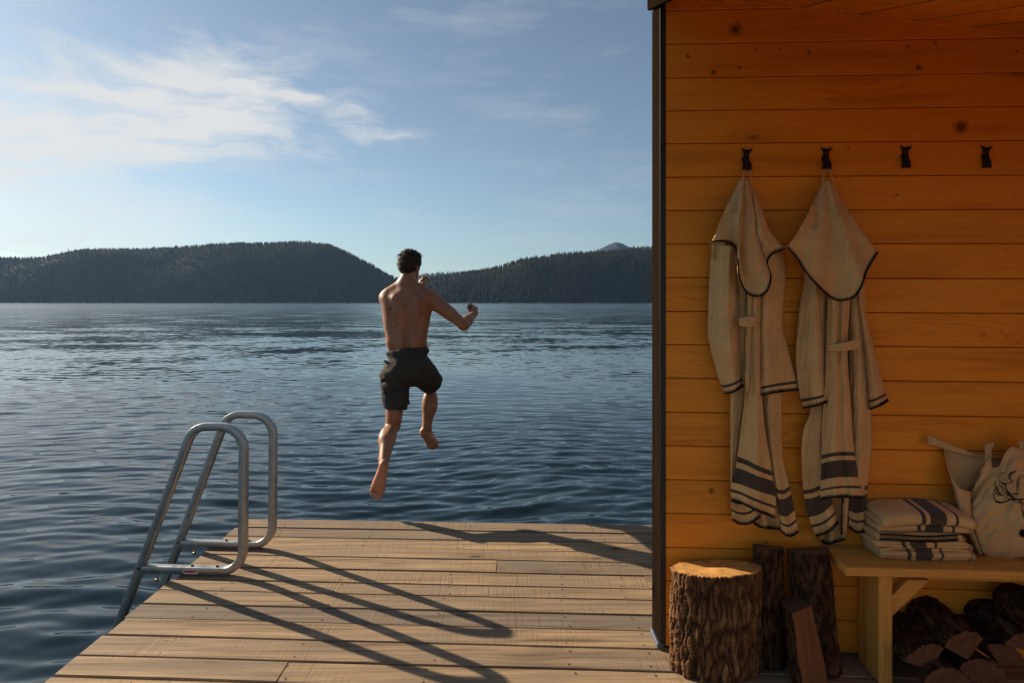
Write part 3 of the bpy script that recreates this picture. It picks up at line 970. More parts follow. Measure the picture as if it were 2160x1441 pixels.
# roof deck and fascia
bm = bmesh.new()
rp = [(0.69, Y_FRONT - 0.02), (X_END + 0.1, Y_FRONT - 0.02), (X_END + 0.1, 4.6), (1.30, 4.75), (0.69, W0.y + POST + 0.005)]
add_hull(bm, [cpt(x, min(y, 2.95), 0.035) for x, y in rp], [cpt(x, min(y, 2.95), 0.15) for x, y in rp])
for v in bm.verts:
    pass
bm_obj('roof', bm, black_trim, cabin)
def strip(name, xa, xb, ya, yb, up0, up1, mat, bev=0.003):
    bm = bmesh.new()
    add_hull(bm, [cpt(xa, ya, up0), cpt(xb, ya, up0), cpt(xb, ya, up1), cpt(xa, ya, up1)],
             [cpt(xa, yb, up0), cpt(xb, yb, up0), cpt(xb, yb, up1), cpt(xa, yb, up1)])
    bmesh.ops.recalc_face_normals(bm, faces=bm.faces)
    bevel(bm, bev)
    return bm_obj(name, bm, mat, cabin, cpt((xa + xb) / 2, (ya + yb) / 2, (up0 + up1) / 2))
brown_y = wood('dark_stained_fascia', (0.022, 0.014, 0.009), (0.015, 0.010, 0.0065), (0.009, 0.006, 0.004), along='y', knots=0.2, rough=0.9, bumpd=0.002, spec=0.0)
strip('fascia', 0.6545, 0.675, W0.y + POST + 0.004, Y_FRONT - 0.04, -0.078, 0.16, brown_y)
strip('fascia_trim', 0.6755, 0.703, wall_y(0.7) - 0.034, Y_FRONT - 0.03, -0.055, 0.034, black_trim, 0.002)
strip('front_fascia', 0.705, X_END + 0.1, Y_FRONT - 0.03, Y_FRONT - 0.06, -0.06, 0.16, brown_y)
# unseen right wall, added so its sunlit cedar bounces warm light into the porch
for i in range(18):
    za = 0.04 + i * 0.154
    yb = wall_y(X_END) - 0.01
    h = 0.151
    top = ceil_z(X_END, 1.0)
    box('bounce_wall_board', Vector((X_END + 0.002, 0.2, za)), Vector((0.02, 0, 0)), Vector((0, yb - 0.2, 0)),
        Vector((0, 0, h if za + h < 2.25 else 0.04)), cedar_bounce, cabin, 0.003) if za < 2.12 else None

# ------------------------------------------------------------------ hooks
hook_mat = plain('black_iron', (0.012, 0.011, 0.0105), 0.42, 0.4, bump=(90, 0.001))
hook_poly = [(200, 118), (250, 150), (310, 160), (360, 150), (418, 130), (400, 165), (355, 215), (345, 270), (350, 340), (385, 410), (397, 445),
             (395, 540), (240, 540), (240, 440), (225, 360), (205, 320), (235, 290), (248, 230), (225, 165)]
def make_hook(cxp, cyp, label):
    base = W(cxp, cyp + 24)
    h = empty('coat_hook', base, label, 'hook', 'black hooks on the board wall')
    ctr = (310, 330)
    sc = 1 / 9.0
    def q(p, off): return W(cxp + (p[0] - ctr[0]) * sc, cyp + 24 + (p[1] - ctr[1]) * sc, 0) + WN * off
    bm = bmesh.new()
    add_hull(bm, [q(p, 0.0008) for p in hook_poly], [q(p, 0.007) for p in hook_poly])
    bm_obj('plate', bm, hook_mat, h)
    # prong: out from the plate, lip turned up
    lo = [(215, 478), (338, 478), (338, 535), (215, 535)]
    bm = bmesh.new()
    add_hull(bm, [q(p, 0.0075) for p in lo], [q((p[0], p[1] + 10), 0.019) for p in lo])
    lip = [(215, 450), (338, 450), (338, 549), (215, 549)]
    add_hull(bm, [q(p, 0.0193) for p in lip], [q(p, 0.025) for p in lip])
    bm_obj('prong', bm, hook_mat, h)
    c = q((297, 245), 0.0072)
    MB().tube([c, c + WN * 0.0025], [0.0034, 0.0026], 8).build('screw', plain('steel_screw', (0.45, 0.43, 0.40), 0.35, 1.0), h, smooth=False)
    return h
for (hx, hy, lab) in ((1575, 312, 'black iron hook with fish tail top carrying the left robe'), (1743, 310, 'black iron hook with fish tail top carrying the right robe'),
                      (1910, 307, 'empty black iron hook next to the hook of the right robe'), (2080, 307, 'empty black iron hook farthest from the robes, above the tote bag')):
    make_hook(hx, hy, lab)

# ------------------------------------------------------------------ cloth
def cloth_mat(name, col, stripes=(), axis=1, dark=(0.026, 0.022, 0.020), weave=900):
    m, nt, b = new_mat(name)
    t = NT(nt)
    uv = t.coords('UV')
    s = t.sep(uv)
    obj = t.coords('Object')
    n1 = t.noise(obj, 9, 4, 0.6); n2 = t.noise(t.mapping(uv, (240, 160, 1)), 4, 3, 0.6)
    c = t.mix(t.rng(n1, 0.3, 0.7), tuple(x * 0.86 for x in col), tuple(x * 1.10 for x in col))
    c = t.mix(t.rng(n2, 0.4, 0.65, 0.10, 0.0), c, tuple(x * 0.7 for x in col))
    msk = None
    sv = t.math('ADD', s[axis], t.math('MULTIPLY', t.math('SUBTRACT', t.noise(t.mapping(uv, (40, 40, 1)), 1, 2, 0.5), 0.5), 0.0035))
    for (a, bb) in stripes:
        k = t.math('MULTIPLY', t.math('GREATER_THAN', sv, a), t.math('LESS_THAN', sv, bb))
        msk = k if msk is None else t.math('MAXIMUM', msk, k)
    if msk is not None:
        wv = t.n('ShaderNodeTexWave', wave_type='BANDS', bands_direction='DIAGONAL')
        t.l(uv, wv.inputs['Vector']); wv.inputs['Scale'].default_value = 130
        dk = t.mix(t.rng(wv.outputs['Fac'], 0.3, 0.7), dark, tuple(x * 2.1 for x in dark))
        c = t.mix(t.math('MULTIPLY', msk, 0.94), c, dk)
    t.l(c, b.inputs['Base Color'])
    b.inputs['Roughness'].default_value = 0.95
    b.inputs['Specular IOR Level'].default_value = 0.1
    b.inputs['Sheen Weight'].default_value = 0.15
    fine = t.noise(t.mapping(uv, (1, 1, 1)), weave, 2, 0.6)
    t.l(t.bump(t.math('ADD', t.math('MULTIPLY', n2, 0.5), t.math('MULTIPLY', fine, 0.5)), 0.0012, 0.7), b.inputs['Normal'])
    return m
LINEN = (0.63, 0.40, 0.17)
linen = cloth_mat('oat_linen', LINEN)
linen_sleeve = cloth_mat('oat_linen_cuff', LINEN, ((0.026, 0.039),))
linen_hem = cloth_mat('oat_linen_striped_hem', LINEN, ((0.042, 0.054), (0.092, 0.168), (0.188, 0.206)))
stitch_mat = plain('dark_stitching', (0.014, 0.013, 0.014), 0.9, 0, 0.1)
PXM = 2.63 / F                                          # metres per photo pixel at the robes

def coons(top, bot, left, right, nu, nv):
    T, B, L, Rr = catmull(top, nu), catmull(bot, nu), catmull(left, nv), catmull(right, nv)
    s = np.linspace(0, 1, nu)[None, :, None]; t = np.linspace(0, 1, nv)[:, None, None]
    c00, c10, c01, c11 = T[0], T[-1], B[0], B[-1]
    return ((1 - t) * T[None] + t * B[None] + (1 - s) * L[:, None] + s * Rr[:, None]
            - ((1 - s) * (1 - t) * c00 + s * (1 - t) * c10 + (1 - s) * t * c01 + s * t * c11))
def panel(name, parent, mat, top, bot, left=None, right=None, base=0.05, bulge=0.02, folds=((2, 0.008, 0.0),), nu=44, nv=60, grow=(0.4, 1.0),
          dprof=None, hem=False, edge=(), seed=0, thick=0.004, wrinkle=0.0025, lean=0.0, proj=None, ridge=None):
    """a hanging piece of cloth: outline as photo pixels on the wall, relief in metres off the wall"""
    left = left or [top[0], bot[0]]; right = right or [top[-1], bot[-1]]
    Q = coons(top, bot, left, right, nu, nv)
    s = np.linspace(0, 1, nu)[None, :]; t = np.linspace(0, 1, nv)[:, None]
    off = base + bulge * np.sin(math.pi * s) ** 0.7 + lean * (s - 0.5)
    if ridge:
        s0, ra = ridge
        off = off + ra * np.clip(np.where(s < s0, s / s0, (1 - s) / (1 - s0)), 0, 1)
    if dprof is not None:
        off = off + np.interp(t, *zip(*dprof))
    rgf = np.random.default_rng(seed)
    for (k, a, ph) in folds:
        amp = 2.0 * a * (grow[0] + (grow[1] - grow[0]) * t)
        w = 2 * math.pi * (k * s + ph) + 0.7 * np.sin(3.1 * t + ph * 9) + 0.4 * np.sin(7 * t + k)
        c = np.cos(w)
        off = off + amp * np.sign(c) * np.abs(c) ** 0.8
    for _ in range(7):
        kx, ky, ph = rgf.uniform(1, 6), rgf.uniform(3, 14), rgf.uniform(0, 6.28)
        off = off + wrinkle * 0.45 * np.sin(kx * 6.28 * s + ky * 3.1 * t + ph) * np.sin(ky * 1.3 * t + ph * 2)
    pr = proj or W
    V = np.zeros((nv, nu, 3))
    for i in range(nv):
        for j in range(nu):
            V[i, j] = pr(Q[i, j, 0], Q[i, j, 1], off[i, j])
    ln = np.linalg.norm(np.diff(Q, axis=0), axis=2).sum(0).mean() * PXM
    wd = np.linalg.norm(np.diff(Q, axis=1), axis=2).sum(1).mean() * PXM
    UV = np.stack([np.broadcast_to(s * wd, (nv, nu)), np.broadcast_to((1 - t) * ln, (nv, nu))], -1).reshape(-1, 2)
    idx = np.arange(nu * nv).reshape(nv, nu)
    Fc = np.stack([idx[:-1, :-1], idx[1:, :-1], idx[1:, 1:], idx[:-1, 1:]], -1).reshape(-1, 4)
    o = mesh(name, V.reshape(-1, 3), Fc, mat, parent, smooth=True, uv=UV)
    md = o.modifiers.new('thickness', 'SOLIDIFY'); md.thickness = thick; md.offset = -1
    if hem: blanket_stitch(o, V[-1], V[-5] - V[-1])
    for e in edge:
        if e == 'left': blanket_stitch(o, V[:, 0], V[:, 3] - V[:, 0])
        if e == 'right': blanket_stitch(o, V[:, -1], V[:, -4] - V[:, -1])
    return o, V
def blanket_stitch(parent, line, inward, step=0.0105, ln=0.012):
    "dark whip stitch round the edge: a cord and short bars"
    line = np.asarray(line); inward = np.asarray(inward)
    d = np.r_[0, np.cumsum(np.linalg.norm(np.diff(line, axis=0), axis=1))]
    mb = MB()
    n = max(3, int(d[-1] / 0.008))
    us = np.linspace(0, d[-1], n)
    pts = np.stack([np.interp(us, d, line[:, k]) for k in range(3)], -1)
    out = np.array(WN) * 0.0036
    mb.tube([Vector(p + out) for p in pts], 0.0034, 5)
    for u in np.arange(step / 2, d[-1], step):
        p = np.array([np.interp(u, d, line[:, k]) for k in range(3)])
        v = np.array([np.interp(u, d, inward[:, k]) for k in range(3)])
        v = v / (np.linalg.norm(v) + 1e-9)
        mb.tube([Vector(p + out), Vector(p + v * ln + out * 1.3)], [0.0021, 0.0017], 4)
    o = mb.build('stitching', stitch_mat, parent)
    return o

# ---- left robe
r1 = empty('hooded_robe', W(1590, 1125, 0.06), 'oat coloured hooded robe with narrow folded hood hanging on the hook nearest the corner post', 'robe', 'robes hanging on the wall hooks')
panel('back_panel', r1, linen, [(1545, 560), (1640, 560)], [(1585, 1100), (1605, 1112), (1650, 1116)], [(1545, 560), (1542, 820), (1585, 1100)], [(1640, 560), (1640, 800), (1650, 1116)], base=0.012, bulge=0.006, hem=True, nu=24, nv=40)
panel('under_flap', r1, linen_hem, [(1546, 800), (1600, 800)], [(1544, 1096), (1558, 1104), (1580, 1104), (1603, 1089)], [(1546, 800), (1541, 1000), (1544, 1096)], base=0.030, bulge=0.012, folds=((1, 0.006, 0.1),), hem=True, nu=24)
panel('left_front', r1, linen, [(1556, 560), (1578, 560)], [(1541, 1040), (1562, 1040)], [(1556, 560), (1548, 780), (1541, 840), (1541, 1040)], [(1578, 560), (1578, 780), (1562, 1040)], base=0.040, bulge=0.016, folds=((0.6, 0.006, 0.2),), nu=24)
panel('right_front', r1, linen_hem, [(1604, 560), (1640, 560)], [(1648, 1121), (1658, 1129), (1670, 1130), (1684, 1121)], [(1604, 560), (1611, 847), (1634, 1031), (1648, 1121)], [(1640, 560), (1648, 833), (1651, 964), (1667, 1031), (1684, 1121)], base=0.045, bulge=0.022, folds=((1, 0.007, 0.6),), hem=True, nu=30)
panel('front_flap', r1, linen_hem, [(1577, 580), (1606, 580)], [(1544, 1054), (1566, 1062), (1596, 1077), (1634, 1092)], [(1577, 580), (1575, 790), (1556, 961), (1541, 1028), (1544, 1054)], [(1606, 580), (1609, 845), (1627, 981), (1637, 1051), (1634, 1092)], base=0.080, bulge=0.026, folds=((1.2, 0.007, 0.35), (3, 0.002, 0.1)), hem=True)
panel('placket', r1, linen, [(1578, 600), (1587, 600)], [(1572, 830), (1580, 830)], base=0.108, bulge=0.006, folds=((1, 0.002, 0.1),), nu=10, nv=40)
panel('sleeve', r1, linen_sleeve, [(1504, 516), (1558, 520)], [(1527, 829), (1534, 830), (1550, 825), (1567, 815)], [(1504, 516), (1498, 560), (1493, 690), (1496, 722), (1510, 780), (1527, 829)], [(1558, 520), (1558, 600), (1562, 700), (1567, 815)], base=0.045, bulge=0.012, ridge=(0.66, 0.050), folds=((1, 0.003, 0.45), (2, 0.002, 0.2)), hem=True)
panel('sleeve', r1, linen_sleeve, [(1600, 540), (1652, 528)], [(1592, 838), (1612, 832), (1648, 826), (1685, 822)], [(1600, 540), (1597, 627), (1595, 760), (1592, 838)], [(1652, 528), (1657, 585), (1652, 640), (1650, 690), (1662, 735), (1685, 822)], base=0.045, bulge=0.014, ridge=(0.25, 0.046), folds=((0.9, 0.005, 0.55), (2, 0.002, 0.3)), hem=True)
panel('belt', r1, linen, [(1559, 672), (1580, 668), (1596, 668)], [(1559, 687), (1580, 690), (1597, 690)], base=0.118, bulge=0.012, folds=((0.5, 0.002, 0.2),), nu=18, nv=8)
panel('hood', r1, linen, [(1559, 382), (1567, 377), (1577, 381), (1586, 392)],
      [(1497, 511), (1522, 508), (1547, 518), (1555, 537), (1559, 585), (1574, 617), (1599, 625), (1618, 613), (1626, 585), (1618, 554), (1630, 535), (1655, 525)],
      [(1559, 382), (1529, 443), (1505, 502), (1497, 511)], [(1586, 392), (1606, 436), (1623, 485), (1655, 525)],
      base=0.104, bulge=0.036, folds=((3, 0.011, 0.12), (5, 0.003, 0.5)), grow=(0.25, 1.1), hem=True, nu=110, nv=60, dprof=[(0, -0.095), (0.25, -0.045), (0.6, -0.008), (1, 0.004)], wrinkle=0.004)
panel('hood_lining', r1, linen, [(1500, 512), (1560, 512)], [(1504, 545), (1530, 550), (1557, 560)], base=0.060, bulge=0.01, nu=16, nv=10)
def loop(parent, x1, y1, x2, y2, hx, hy):
    a, b_, c, d = W(x1, y1, 0.045), W(hx - 4, hy, 0.014), W(hx + 9, hy, 0.014), W(x2, y2, 0.045)
    MB().tube([a, a.lerp(b_, 0.6), b_, b_.lerp(c, 0.5) + Vector((0, 0, 0.004)), c, c.lerp(d, 0.4), d], 0.0034, 6).build('hanging_loop', linen, parent)
loop(r1, 1566, 381, 1586, 392, 1574, 358)

# ---- right robe
r2 = empty('hooded_robe', W(1765, 1140, 0.06), 'oat coloured hooded robe with wide flat hood hanging beside the towel stack', 'robe', 'robes hanging on the wall hooks')
panel('back_panel', r2, linen, [(1715, 560), (1825, 560)], [(1732, 1140), (1745, 1147), (1782, 1138)], [(1715, 560), (1710, 860), (1732, 1140)], [(1825, 560), (1810, 860), (1782, 1138)], base=0.012, bulge=0.006, hem=True, nu=24, nv=40)
panel('right_under', r2, linen_hem, [(1790, 700), (1836, 700)], [(1790, 1112), (1800, 1120), (1812, 1123), (1823, 1121)], [(1790, 700), (1792, 1000), (1790, 1112)], [(1836, 700), (1838, 900), (1832, 1010), (1823, 1121)], base=0.030, bulge=0.014, folds=((1, 0.006, 0.1),), hem=True, nu=24)
panel('left_front', r2, linen_hem, [(1714, 580), (1748, 580)], [(1720, 1130), (1738, 1126), (1754, 1116), (1767, 1102)], [(1714, 580), (1712, 840), (1695, 906), (1690, 964), (1696, 1046), (1711, 1108), (1720, 1130)], [(1748, 580), (1742, 850), (1745, 1000), (1767, 1102)], base=0.042, bulge=0.024, folds=((1, 0.008, 0.25),), hem=True, nu=30)
panel('right_front', r2, linen, [(1788, 580), (1822, 580)], [(1792, 1046), (1822, 1046)], [(1788, 580), (1792, 860), (1800, 1046)], [(1822, 580), (1834, 800), (1839, 920), (1836, 980), (1824, 1046)], base=0.050, bulge=0.026, folds=((0.8, 0.008, 0.6),), nu=26)
panel('front_flap', r2, linen_hem, [(1746, 628), (1794, 628)], [(1731, 1053), (1755, 1049), (1786, 1048), (1820, 1051)], [(1746, 628), (1744, 740), (1737, 862), (1732, 1000), (1731, 1053)], [(1794, 628), (1788, 740), (1796, 862), (1803, 952), (1820, 1051)], base=0.092, bulge=0.028, folds=((2.2, 0.008, 0.25), (4, 0.002, 0.1)), grow=(0.7, 0.6), hem=True, nu=54)
panel('placket', r2, linen, [(1776, 1050), (1791, 1050)], [(1774, 1128), (1786, 1126)], base=0.058, bulge=0.010, folds=((0.5, 0.002, 0.1),), nu=10, nv=20, edge=('left',))
panel('sleeve', r2, linen_sleeve, [(1690, 560), (1736, 575)], [(1693, 861), (1714, 857), (1736, 851), (1757, 843)], [(1690, 560), (1697, 585), (1685, 662), (1679, 748), (1682, 804), (1693, 861)], [(1736, 575), (1734, 640), (1744, 720), (1750, 790), (1757, 843)], base=0.045, bulge=0.012, ridge=(0.68, 0.052), folds=((0.9, 0.004, 0.42), (2, 0.002, 0.2)), hem=True)
panel('sleeve', r2, linen_sleeve, [(1790, 560), (1830, 560)], [(1834, 863), (1850, 858), (1862, 852), (1873, 845)], [(1790, 560), (1806, 640), (1822, 760), (1834, 863)], [(1830, 560), (1822, 627), (1842, 728), (1857, 789), (1873, 845)], base=0.052, bulge=0.042, folds=((0.8, 0.008, 0.55),), hem=True, nu=30)
panel('belt', r2, linen, [(1746, 729), (1770, 725), (1800, 718), (1815, 716)], [(1747, 740), (1772, 741), (1800, 738), (1816, 733)], base=0.128, bulge=0.016, folds=((0.5, 0.002, 0.2),), nu=26, nv=10)
panel('hood', r2, linen, [(1734, 388), (1745, 381), (1757, 386)],
      [(1660, 522), (1682, 547), (1699, 575), (1734, 613), (1755, 629), (1774, 634), (1800, 627), (1817, 603), (1828, 571), (1851, 532)],
      [(1734, 388), (1703, 453), (1680, 495), (1660, 522)], [(1757, 386), (1790, 446), (1824, 495), (1851, 532)],
      base=0.116, bulge=0.036, folds=((2.4, 0.008, 0.30), (1, 0.010, 0.1)), grow=(0.3, 1.0), hem=True, nu=100, nv=60, dprof=[(0, -0.095), (0.25, -0.045), (0.6, -0.008), (1, 0.004)], wrinkle=0.004)
loop(r2, 1735, 388, 1757, 387, 1743, 358)

# ------------------------------------------------------------------ bench
BZ = 0.505
bench = empty('bench', (2.1, 2.55, 0), 'low pale wooden bench against the wall holding towels and tote bag', 'bench')
bfl, bbl = G(1785, 1197, BZ), None
dfront = (bfl - W0).dot(WN)
def BW(u, off, z):                                   # along the wall from W0, out from it, height
    return W0 + WX * u + WN * off + Vector((0, 0, z))
u0 = (bfl - W0).dot(WX)
box('seat', BW(u0, 0.004, BZ - 0.036), WX * 1.75, WN * (dfront - 0.004), Vector((0, 0, 0.036)), bench_wood, bench, 0.003)
lw = 0.056
for uu in (u0 + 0.155, u0 + 1.55):
    box('leg', BW(uu, dfront - 0.045, 0.002), WX * lw, WN * -0.10, Vector((0, 0, BZ - 0.0395)), bench_wood_z, bench, 0.003)
    box('leg_panel', BW(uu + 0.006, 0.02, 0.002), WX * (lw - 0.012), WN * (dfront - 0.045 - 0.10 - 0.0215), Vector((0, 0, BZ - 0.0395)), bench_wood_z, bench, 0.003)
box('apron', BW(u0 + 0.16 + lw, dfront - 0.115, BZ - 0.0385 - 0.058), WX * (1.55 - 0.16 - lw), WN * -0.028, Vector((0, 0, 0.058)), bench_wood, bench, 0.002)
bm = bmesh.new()
ub = u0 + 0.155 + lw + 0.001
pr = [(0.0, 0.26), (0.0, 0.345), (0.075, 0.428), (0.166, 0.428)]
add_hull(bm, [BW(ub + a, dfront - 0.070, z) for a, z in pr], [BW(ub + a, dfront - 0.112, z) for a, z in pr])
bmesh.ops.recalc_face_normals(bm, faces=bm.faces); bevel(bm, 0.002)
bm_obj('brace', bm, bench_wood, bench)

# ------------------------------------------------------------------ folded towels
towel_mat = cloth_mat('striped_towel', LINEN, ((0.160, 0.178), (0.195, 0.265), (0.300, 0.312)), axis=0, weave=1200)
towel_mat2 = cloth_mat('striped_towel_low', LINEN, ((0.105, 0.122), (0.140, 0.208), (0.240, 0.251)), axis=0, weave=1200)
TU = (G(1860, 1182, BZ) - W0).dot(WX); TOF = (G(1860, 1182, BZ) - W0).dot(WN)
def towel(label, z0, h, width, depth, uoff, foff, layers, mat, seed, sag=0.0, fringe=True, stitched=False):
    o_ = BW(TU + uoff, TOF + foff, BZ + z0)
    root = empty('folded_towel', BW(TU + uoff + width / 2, TOF + foff - depth / 2, BZ + z0), label, 'towel', 'folded towels stacked on the bench')
    rg = np.random.default_rng(seed)
    th = h / layers
    # folded sheet in profile: layers joined by round folds, front (camera side) and back in turn
    prof = []
    for L in range(layers):
        zc = th * (L + 0.5)
        run = np.linspace(0, 1, 9)
        if L % 2: run = run[::-1]
        ins = 0.004 * rg.random()
        for q in run:
            prof.append((q * (depth - th) + th / 2 + ins, zc))
        if L < layers - 1:
            fx = (depth - th / 2) if L % 2 == 0 else th / 2
            sg = 1 if L % 2 == 0 else -1
            for a in np.linspace(-math.pi / 2, math.pi / 2, 7)[1:-1]:
                prof.append((fx + sg * math.cos(a) * th * 0.48, zc + th / 2 + math.sin(a) * th / 2))
    # make sure the visible front (y=0 side) of the outer layers is one round fold
    prof = np.array(prof)
    nu = 30
    V = []; UVs = []
    dl = np.r_[0, np.cumsum(np.linalg.norm(np.diff(prof, axis=0), axis=1))]
    for i in range(nu):
        u = i / (nu - 1)
        for (y, z), s in zip(prof, dl):
            yy = y / depth
            crown = sag * (yy ** 0.8) * z / h + sag * 0.6 * math.sin(u * math.pi) * z / h
            wob = 0.003 * math.sin(u * 7 + s * 20 + seed) + 0.0025 * math.sin(u * 13 + z * 90)
            edgez = -0.012 * (abs(u - 0.5) * 2) ** 6 * z / h
            V.append(o_ + WX * (u * width + 0.004 * math.sin(s * 9 + seed) * (1 - u)) - WN * (y + wob) + Vector((0, 0, z + crown + edgez + wob * 0.3)))
            UVs.append((u * width, s))
    m = len(prof)
    idx = np.arange(nu * m).reshape(nu, m)
    Fc = np.stack([idx[:-1, :-1], idx[1:, :-1], idx[1:, 1:], idx[:-1, 1:]], -1).reshape(-1, 4)
    c = mesh('cloth', V, Fc, mat, root, smooth=True, uv=UVs)
    md = c.modifiers.new('thickness', 'SOLIDIFY'); md.thickness = th * 0.93; md.offset = 0
    if fringe:
        mb = MB()
        for (y, z), s in zip(prof[::1], dl):
            for k in range(4):
                base = o_ + WX * (width - 0.002) - WN * (y + rg.uniform(-0.008, 0.008)) + Vector((0, 0, z + sag * (y / depth) ** 0.8 * z / h - 0.012 * z / h + rg.uniform(-0.4, 0.4) * th))
                mb.tube([base, base + WX * 0.007 + Vector((0, 0, -0.001)), base + WX * rg.uniform(0.009, 0.016) + Vector((0, 0, rg.uniform(-0.007, 0.001)))], [0.0016, 0.0014, 0.0007], 4)
        mb.build('fringe', linen, root)
    if stitched:
        for zz in (0.15, 0.9):
            ln = np.array([o_ + WX * (u * width * 0.93 + 0.004) + WN * (0.0045 - 0.012 * (abs(u - 0.45) * 2) ** 3) + Vector((0, 0, h * zz + 0.002 * math.sin(u * 9))) for u in np.linspace(0, 1, 40)])
            blanket_stitch(c, ln, np.repeat(np.array([[0, 0, 1.0 if zz < 0.5 else -1.0]]), 40, 0), step=0.0075, ln=0.009)
    return root
towel('lowest folded towel of the stack, cream with dark stripes, lying on the bench seat', 0.002, 0.050, 0.372, 0.150, 0.0, 0.0, 4, towel_mat2, 1)
towel('thin striped towel second from the bottom of the stack', 0.054, 0.026, 0.385, 0.154, -0.022, 0.004, 2, towel_mat2, 2)
towel('folded blanket edged with black whip stitch, just under the top towel', 0.082, 0.030, 0.35, 0.150, -0.010, -0.004, 2, linen, 3, stitched=True)
towel('thick top towel of the stack with one wide dark stripe and fringe', 0.114, 0.078, 0.375, 0.152, 0.0, -0.004, 3, towel_mat, 4, sag=0.022)

# ------------------------------------------------------------------ tote bag
canvas = cloth_mat('natural_canvas', (0.58, 0.385, 0.175), weave=700)
bag_off = (G(2090, 1180, BZ) - W0).dot(WN)
tote = empty('tote_bag', BW((G(2130, 1180, BZ) - W0).dot(WX), bag_off - 0.05, BZ), 'cream canvas tote bag with dark antler line print sagging at the bench end', 'bag')
bk = 0.014
panel('back_panel', tote, canvas, [(1989, 938), (2010, 952), (2060, 962), (2130, 962), (2200, 962), (2270, 945)], [(2052, 1160), (2120, 1163), (2200, 1163), (2290, 1160)],
      [(1989, 938), (2008, 1010), (2024, 1080), (2052, 1160)], [(2270, 945), (2290, 1050), (2290, 1160)], base=bk, bulge=0.004, folds=((2, 0.005, 0.3),), nu=40, nv=40)
panel('front_panel', tote, canvas, [(2046, 1038), (2062, 1018), (2078, 994), (2090, 986), (2108, 984), (2122, 955), (2134, 943), (2150, 946), (2180, 960), (2230, 985), (2262, 1030)],
      [(2072, 1168), (2086, 1180), (2130, 1179), (2190, 1174), (2250, 1178), (2286, 1168)], [(2046, 1038), (2050, 1095), (2062, 1140), (2072, 1168)], [(2262, 1030), (2280, 1090), (2286, 1168)],
      base=bag_off - 0.035, bulge=0.062, folds=((1.5, 0.006, 0.2),), grow=(0.9, 0.7), nu=70, nv=50, wrinkle=0.006, seed=4, dprof=[(0, -0.045), (0.3, -0.008), (0.7, 0.006), (0.93, -0.006), (1.0, -0.03)])
panel('side_panel', tote, canvas, [(1989, 938), (2000, 990), (2022, 1028), (2047, 1038)], [(2052, 1160), (2058, 1166), (2066, 1170), (2073, 1168)],
      [(1989, 938), (2008, 1010), (2024, 1080), (2052, 1160)], [(2047, 1038), (2050, 1095), (2062, 1140), (2073, 1168)],
      base=(bk + bag_off - 0.035) / 2, bulge=0.016, lean=(bag_off - 0.035 - bk), folds=((1, 0.006, 0.25),), nu=30, nv=40, wrinkle=0.004)
panel('side_panel', tote, canvas, [(2262, 1030), (2280, 990), (2290, 960), (2270, 945)], [(2286, 1168), (2292, 1168), (2296, 1164), (2290, 1160)],
      base=(bk + bag_off - 0.035) / 2, bulge=0.016, lean=-(bag_off - 0.035 - bk), folds=((1, 0.006, 0.25),), nu=16, nv=24)
# straps
panel('strap', tote, canvas, [(2079, 936), (2098, 934)], [(2052, 1036), (2094, 992)], [(2079, 936), (2074, 985), (2052, 1036)], [(2098, 934), (2090, 960), (2094, 992)], base=bag_off - 0.012, bulge=0.004, folds=((0.5, 0.002, 0.1),), nu=12, nv=24, dprof=[(0, -0.03), (0.5, -0.004), (1, 0.004)])
panel('strap', tote, canvas, [(1956, 923), (1962, 921), (1985, 930), (2010, 940), (2060, 958), (2110, 966)], [(1957, 938), (1968, 939), (1988, 946), (2010, 952), (2060, 965), (2110, 972)], base=bk + 0.015, bulge=0.01, folds=((0.5, 0.003, 0.1),), nu=30, nv=8)
panel('strap', tote, canvas, [(2150, 930), (2190, 925)], [(2160, 990), (2200, 990)], base=bag_off - 0.03, bulge=0.006, nu=10, nv=16)
ink = plain('dark_ink', (0.018, 0.015, 0.013), 0.9, 0, 0.05)
